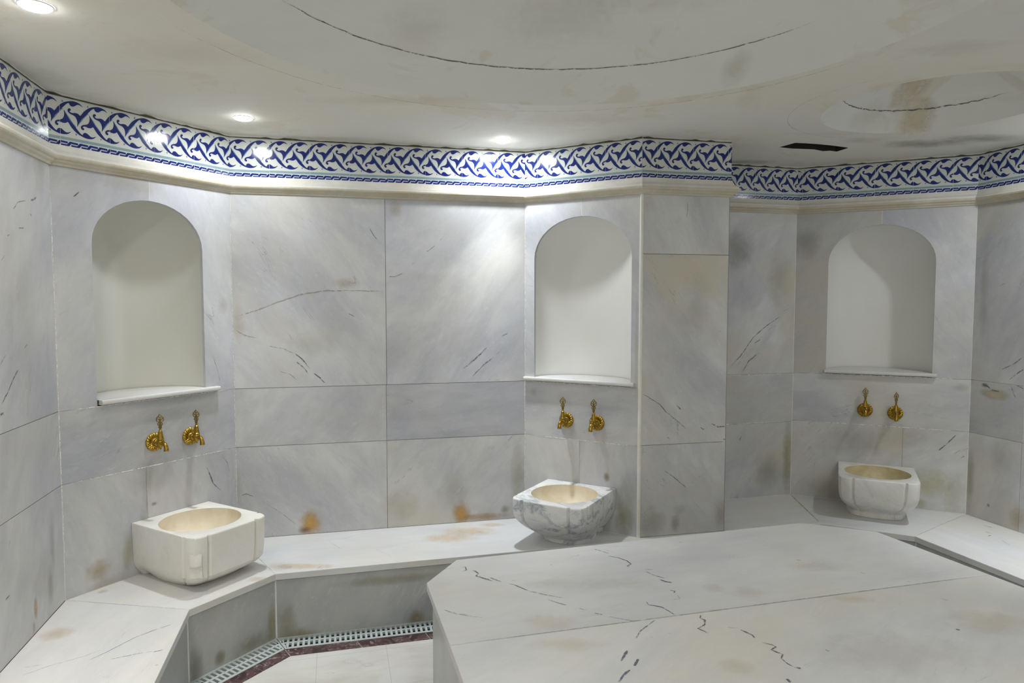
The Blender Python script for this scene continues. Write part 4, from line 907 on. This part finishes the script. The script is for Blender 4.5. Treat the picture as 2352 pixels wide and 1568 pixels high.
# ---- brass taps
def bez(p0, p1, p2, p3, n):
    out = []
    for k in range(n+1):
        t = k/n; out.append(tuple((1-t)**3*a+3*(1-t)**2*t*b_+3*(1-t)*t*t*c_+t**3*d for a, b_, c_, d in zip(p0, p1, p2, p3)))
    return out
def make_tap():
    root = empty('brass_tap')
    mb = MB()
    def flute(r, h, a):
        k = max(0, min(1, (r-.016)/.006))*max(0, min(1, (.0415-r)/.002)); return r, h+.0022*k*math.cos(20*a)
    mb.lathe([(.0, 0), (.041, .0), (.0425, .0025), (.0420, .0055), (.039, .0085), (.034, .0108), (.028, .0115), (.022, .0105), (.0185, .0085), (.0165, .0095), (.0155, .0140), (.012, .0165), (.0, .0165)], 132, 'y', f=flute)
    mb.build('rosette', M['brass'], root, merge=True)
    mb = MB()
    mb.lathe([(0, .012), (.0125, .012), (.0130, .018), (.0165, .0195), (.0170, .0260), (.0150, .029), (.0120, .031), (.0115, .040), (.0110, .043), (.0115, .056), (0, .058)], 24, 'y')
    mb.lathe([(0, -.0300), (.0035, -.0295), (.0045, -.0265), (.0030, -.0240), (.0065, -.0215), (.0080, -.0185), (.0100, -.0165), (.0145, -.008), (.0160, .002), (.0150, .011), (.0115, .0130), (.0105, .0135), (0, .0135)], 24, 'z', org=(0, .050, 0))
    sp = [(0, .055, -.002)]+bez((0, .060, -.002), (0, .080, .003), (0, .0915, -.004), (0, .0925, -.0340), 12)
    rs = [.0110, .0106, .0104, .0100, .0096, .0092, .0090, .0090, .0092, .0094, .0096, .0100, .0106, .0112]
    mb.tube(sp, rs, 16)
    mb.lathe([(.0098, .0605), (.0112, .062), (.0112, .066), (.0095, .0675)], 20, 'y', org=(0, 0, -.001))
    mb.build('spout', M['brass'], root)
    mb = MB()      # conical turning plug
    mb.lathe([(0, .0136), (.0138, .0136), (.0148, .0155), (.0148, .0185), (.0134, .0200), (.0132, .022), (.0084, .0545), (.0062, .0565), (.0054, .0590), (.0066, .0610), (.0056, .0630), (0, .0640)], 10, 'z', org=(0, 0, 0), smooth=False)
    h = mb.build('handle', M['brass'], root); h.location = (0, .050, 0)
    mb = MB()      # openwork finial: trefoil outline with loops, flat in its own plane
    r_ = .0024
    def sym(pts): return pts+[(-x, y, z) for x, y, z in pts[::-1]]
    rt_ = [(.0, .132), (.0035, .128), (.0062, .1225), (.0098, .1205), (.0135, .1155), (.0146, .1080), (.0128, .1010), (.0085, .0985), (.0040, .0990)]
    mb.tube([(x, 0, z) for x, z in rt_]+[(-x, 0, z) for x, z in rt_[::-1][:-1]], r_, 6, True)
    mb.tube([(0, 0, .062), (0, 0, .080), (0, 0, .105), (0, 0, .1215)], [.0040, .0040, .0038, .0020], 6)
    for s in (-1, 1):
        mb.tube([(s*.0006, 0, .103), (s*.005, 0, .108), (s*.0088, 0, .1115), (s*.0130, 0, .1150)], .0018, 6)
        mb.tube([(s*.0006, 0, .1135), (s*.003, 0, .1175), (s*.0055, 0, .1215)], .0018, 6)
        mb.tube([(s*.0020, 0, .0965), (s*.0065, 0, .0940), (s*.0092, 0, .0885), (s*.0068, 0, .0815), (s*.0030, 0, .0790)], .0022, 6)
        mb.tube([(s*.0080, 0, .0870), (s*.0105, 0, .0845), (s*.0118, 0, .0862)], [.0020, .0020, .0012], 6)
        mb.tube([(s*.0030, 0, .0790), (s*.0052, 0, .0745), (s*.0045, 0, .0690), (0, 0, .0665)], .0022, 6)
    mb.tube([(-.005, 0, .0965), (0, 0, .0985), (.005, 0, .0965)], .0020, 6)
    f = mb.build('finial', M['brass_dark'], h)

    f['label'] = 'openwork darkened brass handle top'
    return root
tap0 = make_tap()
def copy_tree(o, parent=None):
    c = o.copy(); COL.objects.link(c)
    if parent: c.parent = parent
    for ch in [x for x in bpy.data.objects if x.parent == o]: copy_tree(ch, c)
    return c
TAPS = [('B', (355.6, 1014.5), -33, 0, 'brass tap above the left basin, the one farther from the back wall'),
        ('B', (438.6, 1001), -62, 0, 'brass tap above the left basin, the one nearer the back wall'),
        ('D', (1300.4, 964.4), 20, 0, 'brass tap below the middle niche, the one farther from the pillar'),
        ('D', (1370.5, 970.8), 26, 0, 'brass tap below the middle niche, the one nearer the pillar'),
        ('G', (1986.4, 941.2), -2, 10, 'brass tap below the far right niche, left one, its spout raised'),
        ('G', (2056.2, 948.9), 38, 0, 'brass tap below the far right niche, the right one of the pair')]
for i, (key, pxy, hr, pt, lab) in enumerate(TAPS):
    t = tap0 if i == 0 else copy_tree(tap0)
    fr = W[key]; u, z = fr.px(*pxy, .006); q = fr.p(u, z, .0002); t.location = q
    t.rotation_euler = (math.radians(pt), 0, math.atan2(fr.n.y, fr.n.x)-math.pi/2)
    if pt: t.location = fr.p(u, z, .006)
    for ch in [x for x in bpy.data.objects if x.parent == t]:
        if ch.name.startswith('handle'): ch.rotation_euler = (0, 0, math.radians(hr))
    tag(t, lab, 'tap', 'brass taps on the niche walls')

# ---- downlights, with the added fill lamps
lamp0 = None; nb_ = 0
for (x, y, pw, colr, lab) in LAMPS:
    root = empty('ceiling_downlight', (x, y, CEIL))
    if not lab: txt = 'added fill downlight out of view, '+BEHIND[nb_]; nb_ += 1
    tag(root, lab or txt, 'ceiling light', 'recessed ceiling downlights')
    if lamp0 is None:
        mb = MB(); mb.lathe([(.0455, -.0005), (.0460, -.0025), (.0440, -.0040), (.0395, -.0042), (.0385, -.002)], 40); rg = mb.build('ring', M['white_ring'], root, merge=True)
        mb = MB(); mb.lathe([(.0395, -.0022), (.036, -.0085), (.026, -.0120), (.012, -.0132), (.0001, -.0134)], 40); df = mb.build('diffuser', M['lamp'], root, merge=True)
        lamp0 = (rg, df)
    else:
        for s in lamp0: c_ = s.copy(); COL.objects.link(c_); c_.parent = root
    ld = bpy.data.lights.new('lamp_light', 'AREA'); ld.shape = 'DISK'; ld.size = .076; ld.energy = pw; ld.spread = math.pi; ld.color = colr
    lo = bpy.data.objects.new('lamp_light', ld); COL.objects.link(lo); lo.parent = root; lo.location = (0, 0, -.0145)
    if lab:      # the narrow beam of the same fitting
        l2 = ld.copy(); l2.energy = pw*.5; l2.spread = math.radians(58)
        lo = bpy.data.objects.new('lamp_beam', l2); COL.objects.link(lo); lo.parent = root; lo.location = (0, 0, -.0150)
